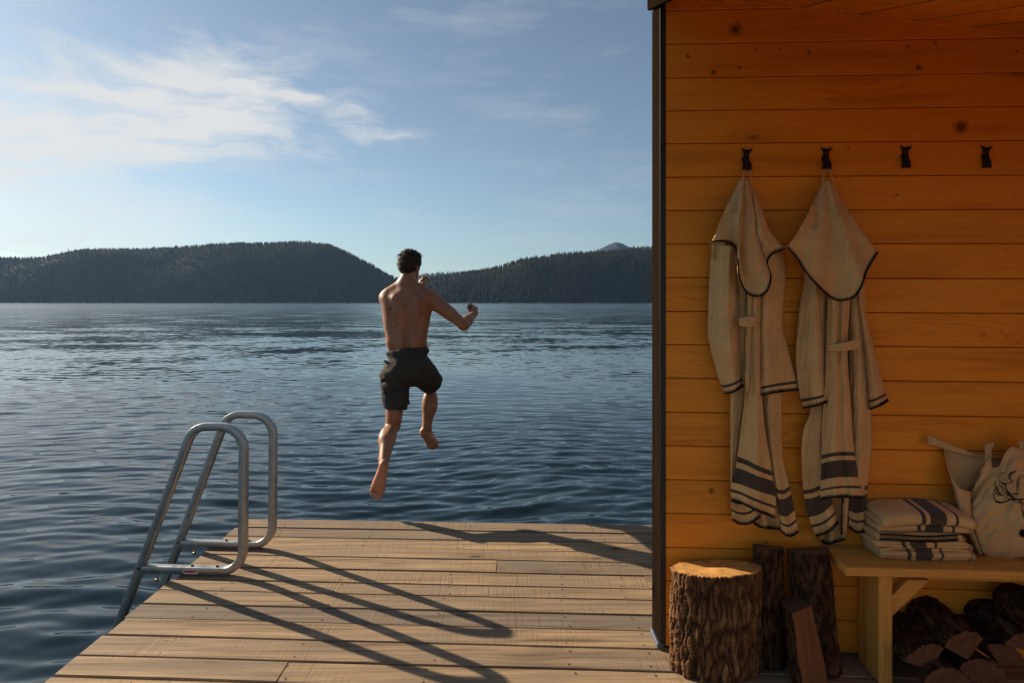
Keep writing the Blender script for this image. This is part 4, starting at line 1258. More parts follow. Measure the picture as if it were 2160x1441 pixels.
def tote_print():
    fo = [o for o in tote.children if o.name.startswith('front_panel')][0]
    me = fo.data
    co = np.array([v.co[:] for v in me.vertices]) + np.array(world_loc(fo))
    d = co - np.array([0, 0, CAMH]); pp = np.stack([CX + F * d[:, 0] / d[:, 1], HY - F * d[:, 2] / d[:, 1]], -1)
    def onbag(x, y):
        q = np.argsort(((pp - (x, y)) ** 2).sum(1))[:4]
        w = 1 / (((pp[q] - (x, y)) ** 2).sum(1) + 0.5)
        Yd = (co[q, 1] * w).sum() / w.sum()
        return P(x, y, Yd - 0.002)
    S = [(((800, 490), (795, 530), (830, 570), (880, 580), (930, 570), (970, 540)), 5), (((812, 488), (840, 470), (865, 455)), 5),
         (((930, 562), (908, 520), (915, 478), (945, 462), (978, 448)), 9), (((945, 558), (925, 520), (935, 486), (980, 460)), 4),
         (((770, 545), (760, 580), (775, 620), (760, 650), (790, 690), (830, 700)), 6), (((785, 610), (790, 650), (815, 685), (850, 700)), 9),
         (((745, 670), (760, 740), (800, 772), (860, 765), (920, 740), (1000, 740), (1060, 782)), 8), (((760, 745), (790, 762), (830, 768)), 10),
         (((800, 580), (850, 640), (870, 680), (940, 720), (1000, 745), (1062, 812)), 7), (((830, 575), (870, 600), (880, 650), (910, 690), (960, 715)), 8),
         (((860, 600), (885, 640), (905, 672), (950, 690), (1010, 690)), 5), (((990, 690), (985, 600), (1000, 520), (1030, 495), (1062, 498)), 6),
         (((1010, 690), (1004, 600), (1016, 530), (1062, 512)), 4), (((850, 690), (880, 720), (930, 740), (1000, 770), (1062, 800)), 5),
         (((1030, 800), (1045, 850), (1057, 910), (1075, 960)), 7), (((930, 690), (960, 675), (1005, 690)), 5), (((1000, 742), (1040, 735), (1075, 745)), 9),
         (((1062, 782), (1110, 800), (1150, 790), (1200, 740), (1260, 745), (1310, 690)), 8), (((1062, 812), (1110, 820), (1160, 800), (1230, 720)), 6),
         (((1062, 498), (1110, 520), (1120, 600), (1110, 700)), 6), (((1200, 700), (1220, 600), (1180, 540), (1200, 480)), 7),
         (((1075, 960), (1110, 1010), (1150, 960), (1150, 870)), 6)]
    for a in np.arange(0, 6.2, 0.55):
        S.append((((1050 + 1 * math.cos(a), 1082 + 1 * math.sin(a)), (1050 + 46 * math.cos(a), 1082 + 46 * math.sin(a))), 11))
    mb = MB()
    sc = 4.805
    for pts, w in S:
        c = catmull([(1940 + x / sc, 900 + y / sc) for x, y in pts], 3 * len(pts) + 2)
        L, Rr = [], []
        m = len(c)
        for i in range(m):
            tn = c[min(i + 1, m - 1)] - c[max(i - 1, 0)]; tn = tn / (np.linalg.norm(tn) + 1e-9)
            hw = w / sc * 0.68 * (0.45 + 0.75 * math.sin(math.pi * (i + 0.5) / m))
            nn = np.array([-tn[1], tn[0]]) * hw
            L.append(onbag(*(c[i] + nn))); Rr.append(onbag(*(c[i] - nn)))
        mb.add(L + Rr, [(i, i + 1, m + i + 1, m + i) for i in range(m - 1)])
    o = mb.build('antler_print', ink, fo, smooth=False)
    o['label'] = 'dark brown antler line drawing printed on the bag'
tote_print()

# ------------------------------------------------------------------ stump and firewood
def bark_mat(name='rough_bark', k=1.0):
    m, nt, b = new_mat(name)
    t = NT(nt)
    v = t.coords()
    a = t.noise(t.mapping(v, (26, 26, 5)), 1, 6, 0.65)
    c2 = t.noise(v, 40, 5, 0.65)
    at = t.n('ShaderNodeAttribute', attribute_name='ridge')
    f = t.math('ADD', t.math('MULTIPLY', at.outputs['Fac'], 0.65), t.math('MULTIPLY', a, 0.4))
    c = t.ramp(f, [(0.12, (0.012, 0.007, 0.004)), (0.40, (0.064, 0.031, 0.015)), (0.66, (0.170, 0.088, 0.041)), (0.92, (0.37, 0.235, 0.115))])
    c = t.mix(t.rng(c2, 0.4, 0.7, 0, 0.5), c, (0.10, 0.06, 0.038))
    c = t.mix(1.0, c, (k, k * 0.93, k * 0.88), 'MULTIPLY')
    t.l(c, b.inputs['Base Color'])
    b.inputs['Roughness'].default_value = 0.92
    b.inputs['Specular IOR Level'].default_value = 0.15
    t.l(t.bump(t.math('ADD', a, t.math('MULTIPLY', c2, 0.6)), 0.008, 0.9), b.inputs['Normal'])
    return m
bark = bark_mat('rough_bark', 0.82)
bark_dark = bark_mat('dark_bark', 0.36)  # same bark multiplied darker, for the split logs
def endgrain(name, light, dark, rings=170):
    m, nt, b = new_mat(name)
    t = NT(nt)
    v = t.coords()
    w = t.vadd(v, t.vadd(t.noise(v, 14, 3, 0.6, out=1), (0.018, 0.018, 0.0), 'MULTIPLY'))
    s = t.sep(w)
    r = t.math('SQRT', t.math('ADD', t.math('MULTIPLY', s[0], s[0]), t.math('MULTIPLY', s[1], s[1])))
    ring = t.rng(t.math('SINE', t.math('MULTIPLY', r, rings * 4)), -1, 1)
    n = t.noise(v, 28, 5, 0.6)
    c = t.mix(t.math('MULTIPLY', ring, 0.22), light, dark)
    c = t.mix(t.rng(n, 0.42, 0.70, 0, 0.8), c, tuple(x * 0.7 for x in dark))
    c = t.mix(t.rng(r, 0.16, 0.20, 0, 0.5), c, dark)
    t.l(c, b.inputs['Base Color']); b.inputs['Roughness'].default_value = 0.8
    t.l(t.bump(t.noise(t.mapping(v, (40, 200, 40)), 1, 4, 0.6), 0.002, 0.8), b.inputs['Normal'])
    return m
sawn = endgrain('sawn_log_end', (0.62, 0.32, 0.085), (0.40, 0.175, 0.042))
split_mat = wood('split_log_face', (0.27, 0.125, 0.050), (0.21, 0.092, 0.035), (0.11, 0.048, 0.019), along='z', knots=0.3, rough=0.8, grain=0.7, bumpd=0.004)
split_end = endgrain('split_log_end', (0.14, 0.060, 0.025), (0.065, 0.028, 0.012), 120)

def bark_height(th, z, seed, R0, period=None):
    "bark plates: stretched cells with deep furrows between them"
    th, z = np.broadcast_arrays(np.asarray(th, float), np.asarray(z, float))
    cw, chh = 0.023, 0.115
    if period: cw = period * R0 / max(3, round(period * R0 / cw))
    ncol = int(round(period * R0 / cw)) if period else 100000
    s = th * R0
    kq = round(9 / (2 * math.pi)) * 2 * math.pi if not period else 1.0
    s = s + 0.004 * np.sin(z * 29 + 5 * np.sin(5 * th + seed)) + 0.0035 * np.sin(z * 61 + 6 * np.sin(9 * th + 2 * seed))
    u = s / cw; v = z / chh
    def hsh(i, j, k):
        q = np.sin((np.mod(i, ncol) * 127.1 + j * 311.7 + k * 74.7 + seed * 19.3)) * 43758.5453
        return q - np.floor(q)
    f1 = np.full(u.shape, 9.0); f2 = np.full(u.shape, 9.0); tone = np.zeros(u.shape)
    iu, iv = np.floor(u), np.floor(v)
    for a in (-1, 0, 1):
        for b in (-1, 0, 1):
            ci, cj = iu + a, iv + b
            dx = ci + 0.1 + 0.8 * hsh(ci, cj, 1) - u
            dy = (cj + hsh(ci, cj, 2) - v) * 0.75
            d = np.sqrt(dx * dx + dy * dy)
            new = d < f1
            f2 = np.where(new, f1, np.minimum(f2, d))
            tone = np.where(new, hsh(ci, cj, 3), tone)
            f1 = np.where(new, d, f1)
    e = np.clip((f2 - f1) * 3.0, 0, 1) ** 0.7
    fine = 0.10 * np.sin(u * 9 + 3 * np.sin(v * 7)) * np.sin(v * 23 + u * 3)
    return np.clip(e * (0.62 + 0.38 * tone) + fine * e, 0, 1)

def stump():
    c = Vector((0.893, 2.590, 0))
    root = empty('chopping_stump', c, 'thick round chopping stump with rough bark and sunlit sawn top', 'stump')
    H, R0 = 0.436, 0.198
    nt_, nz = 220, 90
    th = np.linspace(0, 2 * math.pi, nt_, endpoint=False)[None, :]; z = np.linspace(0.002, H, nz)[:, None]
    shape = R0 * (1 + 0.025 * np.sin(2 * th + 1) + 0.02 * np.sin(3 * th) + 0.035 * (1 - z / H) ** 2)
    b = bark_height(th, z, 2.0, R0, 2 * math.pi)
    wrap = 0.5 + 0.5 * np.cos(th)
    r = shape + (b - 1) * 0.027
    X = c.x + r * np.cos(th); Y = c.y + r * np.sin(th) * 0.56; Z = z + 0 * th - 0.010 * (z / H) * np.cos(th - 2.2)
    idx = np.arange(nt_ * nz).reshape(nz, nt_)
    Fc = np.stack([idx[:-1], np.roll(idx, -1, 1)[:-1], np.roll(idx, -1, 1)[1:], idx[1:]], -1).reshape(-1, 4)
    o = mesh('bark', np.stack([X, Y, Z], -1).reshape(-1, 3), Fc, bark, root, smooth=True)
    at = o.data.attributes.new('ridge', 'FLOAT', 'POINT'); at.data.foreach_set('value', b.ravel().astype(np.float32))
    # sawn top with slight chamfer
    V = []; rings = [1.0, 0.985, 0.9, 0.6, 0.3]
    for q, rr in enumerate(rings):
        for k in range(nt_):
            V.append((c.x + (X[-1, k] - c.x) * rr, c.y + (Y[-1, k] - c.y) * rr, Z[-1, k] + (0.0 if q == 0 else 0.004)))
    V.append((c.x, c.y, Z[-1].mean() + 0.004))
    F2 = []
    for q in range(len(rings) - 1):
        for k in range(nt_): F2.append((q * nt_ + k, q * nt_ + (k + 1) % nt_, (q + 1) * nt_ + (k + 1) % nt_, (q + 1) * nt_ + k))
    b0 = (len(rings) - 1) * nt_
    for k in range(nt_): F2.append((b0 + k, b0 + (k + 1) % nt_, len(V) - 1))
    mesh('sawn_top', V, F2, sawn, root)
stump()

def split_log(label, base, axis, length, R0, span, roll, seed, apex=0.0, group='split firewood logs', tilt_top=0.0):
    """wedge of a round: bark on the arc, split faces to the heart. base = centre of one end, axis = direction"""
    axis = Vector(axis).normalized()
    root = empty('split_log', base, label, 'log', group)
    xh = Vector((1, 0, 0)); xh = (xh - axis * xh.dot(axis)).normalized()
    q = Matrix((xh, axis.cross(xh), axis)).transposed()
    na, nl = 26, 34
    th = np.linspace(-span / 2, span / 2, na) + roll
    z = np.linspace(0, length, nl)
    TH, Z = np.meshgrid(th, z)
    b = bark_height(TH, Z, seed, R0)
    rg = np.random.default_rng(int(seed * 10))
    r = R0 * (1 + 0.05 * np.sin(3 * TH + seed) + 0.03 * np.sin(Z * 9 + seed)) + (b - 1) * 0.010
    Xa, Ya = r * np.cos(TH), r * np.sin(TH)
    ctr = np.array([math.cos(roll), math.sin(roll)]) * R0 * apex
    hx = ctr[0] + 0.006 * np.sin(z * 11 + seed); hy = ctr[1] + 0.006 * np.cos(z * 13 + seed)
    loc = []
    for i in range(nl):
        for j in range(na): loc.append((Xa[i, j], Ya[i, j], Z[i, j]))
    off = Vector(base)
    tow = lambda L: [q @ Vector(p) + off for p in L]
    idx = np.arange(nl * na).reshape(nl, na)
    Fc = np.stack([idx[:-1, :-1], idx[:-1, 1:], idx[1:, 1:], idx[1:, :-1]], -1).reshape(-1, 4)
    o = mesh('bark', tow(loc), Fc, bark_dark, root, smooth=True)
    at = o.data.attributes.new('ridge', 'FLOAT', 'POINT'); at.data.foreach_set('value', b.ravel().astype(np.float32))
    # split faces
    nr = 8
    for side in (0, na - 1):
        V = []
        for i in range(nl):
            for k in range(nr):
                u = k / (nr - 1)
                wv = 0.004 * math.sin(z[i] * 17 + u * 5 + seed + side) * math.sin(math.pi * u)
                V.append((hx[i] * (1 - u) + Xa[i, side] * u + wv, hy[i] * (1 - u) + Ya[i, side] * u + wv, z[i]))
        idx = np.arange(nl * nr).reshape(nl, nr)
        Fc = np.stack([idx[:-1, :-1], idx[:-1, 1:], idx[1:, 1:], idx[1:, :-1]], -1).reshape(-1, 4)
        f = mesh('split_face', tow(V), Fc, split_mat, root, smooth=True)
    for i, zz in ((0, 0), (nl - 1, length)):
        V = [(hx[i], hy[i], zz)] + [(Xa[i, j], Ya[i, j], zz) for j in range(na)]
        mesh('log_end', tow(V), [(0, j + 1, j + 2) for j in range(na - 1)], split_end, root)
    return root
# upright pieces between the stump and the bench
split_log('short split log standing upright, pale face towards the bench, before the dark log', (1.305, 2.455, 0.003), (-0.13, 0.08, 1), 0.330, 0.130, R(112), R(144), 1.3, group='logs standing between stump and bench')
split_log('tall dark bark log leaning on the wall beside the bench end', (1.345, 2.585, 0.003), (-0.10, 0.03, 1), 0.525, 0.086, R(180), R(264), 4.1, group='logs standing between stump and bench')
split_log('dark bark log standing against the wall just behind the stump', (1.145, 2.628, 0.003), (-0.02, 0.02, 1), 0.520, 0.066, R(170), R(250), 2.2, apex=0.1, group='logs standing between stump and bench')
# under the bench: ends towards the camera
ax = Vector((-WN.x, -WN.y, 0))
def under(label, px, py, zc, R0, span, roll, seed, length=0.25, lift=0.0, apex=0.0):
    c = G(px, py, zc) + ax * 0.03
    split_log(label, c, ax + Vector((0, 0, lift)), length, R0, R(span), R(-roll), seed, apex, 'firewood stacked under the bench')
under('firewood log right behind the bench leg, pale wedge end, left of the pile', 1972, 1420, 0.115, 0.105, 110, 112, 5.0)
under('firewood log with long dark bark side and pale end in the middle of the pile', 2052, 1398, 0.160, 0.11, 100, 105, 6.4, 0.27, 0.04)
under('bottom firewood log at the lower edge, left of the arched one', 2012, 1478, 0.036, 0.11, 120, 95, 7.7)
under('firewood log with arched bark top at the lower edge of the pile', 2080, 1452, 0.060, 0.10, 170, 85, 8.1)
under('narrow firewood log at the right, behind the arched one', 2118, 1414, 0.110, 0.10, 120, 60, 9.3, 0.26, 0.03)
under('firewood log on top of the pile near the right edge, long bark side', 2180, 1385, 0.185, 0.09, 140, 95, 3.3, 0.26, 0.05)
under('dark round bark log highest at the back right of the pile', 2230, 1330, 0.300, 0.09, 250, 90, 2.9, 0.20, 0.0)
# ================================================================== the jumping person
class SDF:
    def __init__(self, lo, hi, h):
        self.h = h; self.lo = np.array(lo, float)
        self.n = np.ceil((np.array(hi) - self.lo) / h).astype(int) + 1
        self.d = np.full(self.n, 0.5, np.float32)
    def region(self, lo, hi):
        a = np.clip(np.floor((np.array(lo) - self.lo) / self.h).astype(int), 0, self.n - 1)
        b = np.clip(np.ceil((np.array(hi) - self.lo) / self.h).astype(int) + 1, 1, self.n)
        sl = tuple(slice(x, y) for x, y in zip(a, b))
        g = np.meshgrid(*[self.lo[k] + self.h * np.arange(a[k], b[k]) for k in range(3)], indexing='ij')
        return sl, np.stack(g, -1).astype(np.float32)
    def put(self, sl, e, k, op):
        d = self.d[sl]
        if op == 'add':
            h = np.clip(0.5 + 0.5 * (d - e) / k, 0, 1)
            self.d[sl] = d * (1 - h) + e * h - k * h * (1 - h)
        else:                                         # carve
            h = np.clip(0.5 - 0.5 * (d + e) / k, 0, 1)
            self.d[sl] = d * (1 - h) - e * h + k * h * (1 - h)
    rs = 1.045
    def cone(self, a, b, ra, rb, k=0.02, op='add'):
        ra, rb = ra * self.rs, rb * self.rs
        a, b = np.array(a), np.array(b)
        m = max(ra, rb) + 0.06 + k
        sl, p = self.region(np.minimum(a, b) - m, np.maximum(a, b) + m)
        ab = b - a
        t = np.clip(((p - a) @ ab) / (ab @ ab), 0, 1)
        e = np.linalg.norm(p - a - t[..., None] * ab, axis=-1) - (ra + (rb - ra) * t)
        self.put(sl, e.astype(np.float32), k, op)
    def chain(self, pts, rad, k=0.012, op='add'):
        for i in range(len(pts) - 1): self.cone(pts[i], pts[i + 1], rad[i], rad[i + 1], k, op)
    def ell(self, c, r, rot=None, k=0.03, op='add'):
        c, r = np.array(c), np.array(r, float) * self.rs
        m = r.max() + 0.06 + k
        sl, p = self.region(c - m, c + m)
        q = p - c
        if rot is not None: q = q @ np.array(rot)        # columns = local axes in world
        k0 = np.linalg.norm(q / r, axis=-1); k1 = np.linalg.norm(q / (r * r), axis=-1) + 1e-9
        self.put(sl, (k0 * (k0 - 1) / k1).astype(np.float32), k, op)
    def nets(self):
        d = self.d; n = self.n
        s = d < 0
        c = [s[i:n[0]-1+i, j:n[1]-1+j, k:n[2]-1+k] for i in (0, 1) for j in (0, 1) for k in (0, 1)]
        cnt = sum(x.astype(np.int8) for x in c)
        act = (cnt > 0) & (cnt < 8)
        ids = np.full(act.shape, -1, np.int64); A = np.argwhere(act); ids[act] = np.arange(len(A))
        acc = np.zeros((len(A), 3)); w = np.zeros(len(A))
        cor = np.array([(i, j, k) for i in (0, 1) for j in (0, 1) for k in (0, 1)])
        val = np.stack([d[A[:, 0] + o[0], A[:, 1] + o[1], A[:, 2] + o[2]] for o in cor], -1)
        for a in range(8):
            for b in range(a + 1, 8):
                if np.abs(cor[a] - cor[b]).sum() != 1: continue
                x = (val[:, a] < 0) != (val[:, b] < 0)
                t = np.where(x, val[:, a] / (val[:, a] - val[:, b] + 1e-12), 0)
                pt = cor[a] + t[:, None] * (cor[b] - cor[a])
                acc[x] += pt[x]; w[x] += 1
        V = self.lo + self.h * (A + acc / np.maximum(w, 1)[:, None])
        Fc = []
        for ax in range(3):
            u, v = (ax + 1) % 3, (ax + 2) % 3
            s0 = [slice(1, -1)] * 3; s1 = [slice(1, -1)] * 3
            s0[ax] = slice(0, -1); s1[ax] = slice(1, None)
            e = s[tuple(s0)] != s[tuple(s1)]
            I = np.argwhere(e); off = np.ones(3, int); off[ax] = 0
            I = I + off
            inside = s[I[:, 0], I[:, 1], I[:, 2]]
            def cell(du, dv):
                J = I.copy(); J[:, u] -= du; J[:, v] -= dv
                return ids[J[:, 0], J[:, 1], J[:, 2]]
            q = np.stack([cell(1, 1), cell(0, 1), cell(0, 0), cell(1, 0)], -1)
            q[~inside] = q[~inside][:, ::-1]
            Fc.append(q)
        Fc = np.concatenate(Fc)
        return V, Fc[(Fc >= 0).all(1)]

def smooth_mesh(V, Fc, it=3, lam=0.5):
    for _ in range(it):
        acc = np.zeros_like(V); w = np.zeros(len(V))
        for k in range(4):
            a, b = Fc[:, k], Fc[:, (k + 1) % 4]
            np.add.at(acc, a, V[b]); np.add.at(w, a, 1); np.add.at(acc, b, V[a]); np.add.at(w, b, 1)
        V = V + lam * (acc / np.maximum(w, 1)[:, None] - V)
    return V

def skin_material():
    m, nt, b = new_mat('skin')
    t = NT(nt)
    v = t.coords()
    n = t.noise(v, 14, 5, 0.6); n2 = t.noise(v, 160, 3, 0.6)
    n3 = t.noise(v, 3.5, 3, 0.5)
    c = t.ramp(t.math('ADD', t.math('MULTIPLY', n, 0.5), t.math('MULTIPLY', n3, 0.5)), [(0.32, (0.25, 0.098, 0.046)), (0.52, (0.335, 0.142, 0.070)), (0.70, (0.43, 0.195, 0.105))])
    at = t.n('ShaderNodeAttribute', attribute_name='sole')
    c = t.mix(t.math('MULTIPLY', at.outputs['Fac'], 0.8), c, (0.55, 0.24, 0.135))
    t.l(c, b.inputs['Base Color'])
    b.inputs['Roughness'].default_value = 0.48
    b.inputs['Specular IOR Level'].default_value = 0.4


    t.l(t.bump(t.math('ADD', n2, t.math('MULTIPLY', n, 0.5)), 0.0012, 0.35), b.inputs['Normal'])
    return m

def axes(zdir, xhint):
    z = Vector(zdir).normalized(); x = Vector(xhint); x = (x - z * x.dot(z)).normalized(); y = z.cross(x)
    return np.array([x, y, z]).T

def body_point(px, py, Y):
    "figure drawn at its own depth: trailing foot over the dock edge, hips and trunk farther out"
    lean = 0.14 * min(max((980 - py) / 195.0, 0.0), 1.0)
    return P(px, py, 4.444 + (Y - 7.465) + lean)

def build_person():
    root = empty('person', P(862, 1100, 4.72), 'bare chested person in dark shorts leaping off the dock towards the lake', 'person')
    B = SDF((-1.20, 4.28, 0.02), (-0.16, 5.52, 2.14), 0.0052)
    p = body_point
    # ---- torso
    B.ell(p(861, 772, 7.665), (0.158, 0.112, 0.125), k=0.03)
    B.ell(p(858, 727, 7.685), (0.150, 0.100, 0.13), k=0.05)
    B.ell(p(857, 676, 7.715), (0.166, 0.112, 0.185), k=0.05)
    B.ell(p(858, 640, 7.715), (0.178, 0.098, 0.125), k=0.05)
    # lats flare, from armpit to waist
    B.cone(p(896, 640, 7.70), p(884, 718, 7.66), 0.062, 0.05, 0.05)
    B.cone(p(822, 640, 7.73), p(830, 718, 7.67), 0.060, 0.05, 0.05)
    # trapezius, neck
    B.cone(p(857, 596, 7.745), p(900, 618, 7.70), 0.046, 0.046, 0.05)
    B.cone(p(856, 596, 7.745), p(823, 616, 7.745), 0.046, 0.044, 0.05)
    B.cone(p(857, 618, 7.72), p(861, 580, 7.765), 0.064, 0.053, 0.04)
    # erector columns and shoulder blades
    for sx in (-1, 1):
        B.cone(p(859 + 9 * sx, 650, 7.632), p(860 + 10 * sx, 742, 7.612), 0.022, 0.028, 0.03)
    B.cone(p(884, 632, 7.640), p(880, 664, 7.628), 0.026, 0.022, 0.035)
    B.cone(p(904, 630, 7.66), p(880, 636, 7.635), 0.030, 0.022, 0.035)
    B.cone(p(834, 630, 7.655), p(836, 664, 7.632), 0.024, 0.022, 0.03)
    B.cone(p(814, 632, 7.70), p(835, 662, 7.638), 0.026, 0.018, 0.03)
    # spine furrow, hollows
    B.cone(p(858, 626, 7.588), p(860, 742, 7.578), 0.017, 0.021, 0.026, 'carve')
    B.cone(p(823, 655, 7.632), p(826, 690, 7.606), 0.014, 0.014, 0.02, 'carve')
    B.cone(p(866, 640, 7.592), p(872, 668, 7.590), 0.008, 0.010, 0.02, 'carve')
    B.cone(p(890, 668, 7.606), p(884, 690, 7.598), 0.010, 0.010, 0.025, 'carve')
    # ribs along the left flank
    for i in range(4):
        y = 678 + 13 * i
        B.cone(p(818 + i * 0.6, y, 7.69), p(831 + i, y + 9, 7.620), 0.018, 0.013, 0.014)
    # ---- head
    hd = Vector((0.38, 1, -0.10)).normalized()              # facing: ahead and a little right
    hx = axes((0.03, 0.02, 1), (1, -0.38, 0))
    hc = p(864, 555, 7.785)
    B.ell(hc, (0.074, 0.094, 0.093), hx, k=0.03)
    B.ell(hc + hd * 0.030 + Vector((0, 0, -0.070)), (0.056, 0.066, 0.062), hx, k=0.03)
    B.ell(hc + hd * 0.074 + Vector((0, 0, -0.108)), (0.026, 0.022, 0.020), hx, k=0.025)       # chin
    side = Vector((hd.y, -hd.x, 0)).normalized()
    B.cone(hc + hd * 0.092 + Vector((0, 0, -0.012)), hc + hd * 0.112 + Vector((0, 0, -0.052)), 0.010, 0.014, 0.014)   # nose
    for s in (-1, 1):
        B.ell(hc + hd * 0.094 + side * 0.032 * s + Vector((0, 0, -0.018)), (0.014, 0.012, 0.010), k=0.012, op='carve')
        B.ell(hc + hd * 0.083 + side * 0.031 * s + Vector((0, 0, -0.018)), (0.012, 0.012, 0.011), k=0.006)
        B.ell(hc + hd * 0.084 + side * 0.030 * s + Vector((0, 0, 0.004)), (0.022, 0.012, 0.007), k=0.012)
        B.ell(hc + side * (0.077 * s) - hd * 0.004 + Vector((0, 0, -0.030)), (0.010, 0.021, 0.032), hx, k=0.010)       # ears
        B.ell(hc + side * (0.084 * s) + hd * 0.004 + Vector((0, 0, -0.026)), (0.006, 0.010, 0.016), hx, k=0.006, op='carve')
    B.cone(hc + hd * 0.092 + side * -0.02 + Vector((0, 0, -0.080)), hc + hd * 0.092 + side * 0.02 + Vector((0, 0, -0.080)), 0.0075, 0.0075, 0.01)
    # ---- right arm (out to the side, forearm forward)
    sh = p(909, 630, 7.70)
    el = p(977, 684, 7.66)
    wr = p(1000, 663, 7.865)
    B.ell(p(911, 629, 7.695), (0.058, 0.056, 0.058), k=0.04)
    B.cone(sh, el, 0.053, 0.041, 0.03)
    B.cone(p(921, 642, 7.70), p(950, 662, 7.68), 0.050, 0.046, 0.03)
    B.ell(p(978, 687, 7.665), (0.042, 0.040, 0.036), k=0.02)
    B.cone(el + Vector((0.01, 0.02, 0)), el.lerp(wr, 0.35), 0.042, 0.043, 0.02)
    B.cone(el.lerp(wr, 0.35), wr, 0.043, 0.028, 0.02)
    # right hand: loose fist, thumb up on the left
    f_ = (wr - el).normalized()
    up = Vector((-0.15, 0.1, 1)).normalized(); lf = Vector((-1, 0.1, 0.1)).normalized()
    pc = wr + Vector((0.000, 0.040, 0.028))
    B.ell(pc, (0.026, 0.040, 0.040), k=0.014)
    B.ell(wr + Vector((0.004, 0.018, 0.010)), (0.029, 0.030, 0.030), k=0.014)
    for i in range(4):
        kn = pc + Vector((0.020 - 0.014 * i, 0.030 - 0.004 * i, 0.020 + 0.008 * i))
        m1 = kn + Vector((-0.012, 0.026, 0.004 + 0.003 * i)); m2 = m1 + Vector((-0.020, -0.004, -0.014)); m3 = m2 + Vector((-0.004, -0.018, -0.008))
        B.chain([kn, m1, m2, m3], [0.0105, 0.0098, 0.0090, 0.0080], 0.004)
    B.chain([pc + Vector((-0.014, -0.020, -0.010)), pc + Vector((-0.038, -0.012, 0.006)), pc + Vector((-0.052, 0.000, 0.022)), pc + Vector((-0.056, 0.010, 0.034))], [0.014, 0.012, 0.0105, 0.008], 0.006)
    # ---- left arm (forward across, hand beside the jaw)
    shl = p(815, 629, 7.755)
    ell_ = p(846, 655, 8.02)
    wrl = p(886.5, 604, 8.14)
    B.ell(p(815, 628, 7.755), (0.050, 0.060, 0.056), k=0.04)
    B.cone(shl, ell_, 0.050, 0.040, 0.03)
    B.cone(ell_, ell_.lerp(wrl, 0.4), 0.040, 0.040, 0.02); B.cone(ell_.lerp(wrl, 0.4), wrl, 0.040, 0.026, 0.02)
    B.cone(wrl, p(889, 596, 8.16), 0.026, 0.024, 0.012)
    B.ell(p(890, 594, 8.165), (0.022, 0.034, 0.030), k=0.012)
    for i in range(4):
        Yf = 8.14 + 0.019 * i
        ln = (1.0, 1.12, 1.06, 0.86)[i]
        B.chain([p(891, 591, Yf), p(893.5, 586 - 1.2 * ln, Yf), p(898 + 1.5 * ln, 585.5, Yf), p(902 + 1.6 * ln, 590 + 1.0 * ln, Yf + 0.004), p(902.5 + 1.2 * ln, 594 + 2 * ln, Yf + 0.006)],
                [0.0105, 0.0098, 0.0092, 0.0086, 0.0074], 0.004)
    B.chain([p(887, 599, 8.135), p(893, 597, 8.12), p(897.5, 599, 8.115)], [0.013, 0.0105, 0.008], 0.006)
    # ---- legs
    hl, kl, al = p(838, 785, 7.665), p(828.5, 897, 7.735), p(809.5, 970, 7.515)
    B.cone(hl, kl, 0.080, 0.056, 0.03)
    B.cone(p(836, 840, 7.675), p(832, 885, 7.70), 0.062, 0.052, 0.03)
    B.ell(kl, (0.052, 0.056, 0.058), k=0.02)
    B.cone(kl, al, 0.050, 0.030, 0.02)
    B.ell(p(817, 922, 7.645), (0.064, 0.058, 0.105), axes(kl - al, (1, 0, 0)), k=0.02)
    B.ell(p(823, 918, 7.64), (0.040, 0.050, 0.085), axes(kl - al, (1, 0, 0)), k=0.015)
    B.cone(p(816.5, 930, 7.615), p(809.5, 972, 7.500), 0.052, 0.031, 0.03)
    B.cone(p(813, 945, 7.555), p(809.5, 974, 7.472), 0.026, 0.022, 0.02)          # tendon
    for s in (-1, 1): B.ell(al + Vector((0.024 * s, 0.012, -0.004)), (0.014, 0.016, 0.020), k=0.02)
    def foot(heel, ball_m, ball_l, mid, toes, rt, back):
        B.ell(heel, (0.033, 0.034, 0.038), k=0.012)
        B.cone(heel, ball_m, 0.030, 0.028, 0.014); B.cone(heel, ball_l, 0.030, 0.024, 0.014)
        B.cone(ball_m, ball_l, 0.028, 0.023, 0.014)
        B.cone(mid, (Vector(ball_m) + Vector(ball_l)) / 2 + Vector(back) * 0.5, 0.036, 0.026, 0.02)
        for (a, b), r in zip(toes, rt): B.cone(a, b, r, r * 0.95, 0.003)
    # left foot: sole to the camera, toes down (big toe on the right)
    Yh = 7.455
    foot(p(809.5, 982, Yh), p(804, 1032, 7.485), p(790, 1027, 7.488), p(809, 985, 7.51),
         [(p(803, 1040, 7.486), p(800.5, 1051, 7.474)), (p(796, 1041, 7.490), p(793, 1051.5, 7.476)), (p(791, 1039, 7.492), p(787.6, 1048.5, 7.478)),
          (p(787.5, 1035, 7.493), p(783.6, 1043.5, 7.480)), (p(785, 1030, 7.494), p(780.8, 1037, 7.482))], [0.0155, 0.0098, 0.0092, 0.0088, 0.0084], (0, 0.05, 0))
    B.cone(p(808, 1043.5, 7.452), p(784, 1031.5, 7.456), 0.0062, 0.0050, 0.006, 'carve')
    B.cone(p(806, 1000, 7.47), p(797, 1020, 7.478), 0.031, 0.036, 0.02)
    B.ell(p(805.5, 1010, 7.420), (0.016, 0.020, 0.040), k=0.02, op='carve')                    # arch
    # right leg: thigh forward, shank hanging
    hr, kr, ar = p(884, 784, 7.69), p(911, 806, 8.075), p(900, 902, 8.035)
    B.cone(hr, kr, 0.090, 0.060, 0.03)
    B.ell(kr, (0.054, 0.056, 0.056), k=0.02)
    B.cone(kr, ar, 0.052, 0.031, 0.02)
    B.ell(p(907.5, 850, 8.030), (0.062, 0.056, 0.105), axes(kr - ar, (1, 0, 0)), k=0.02)
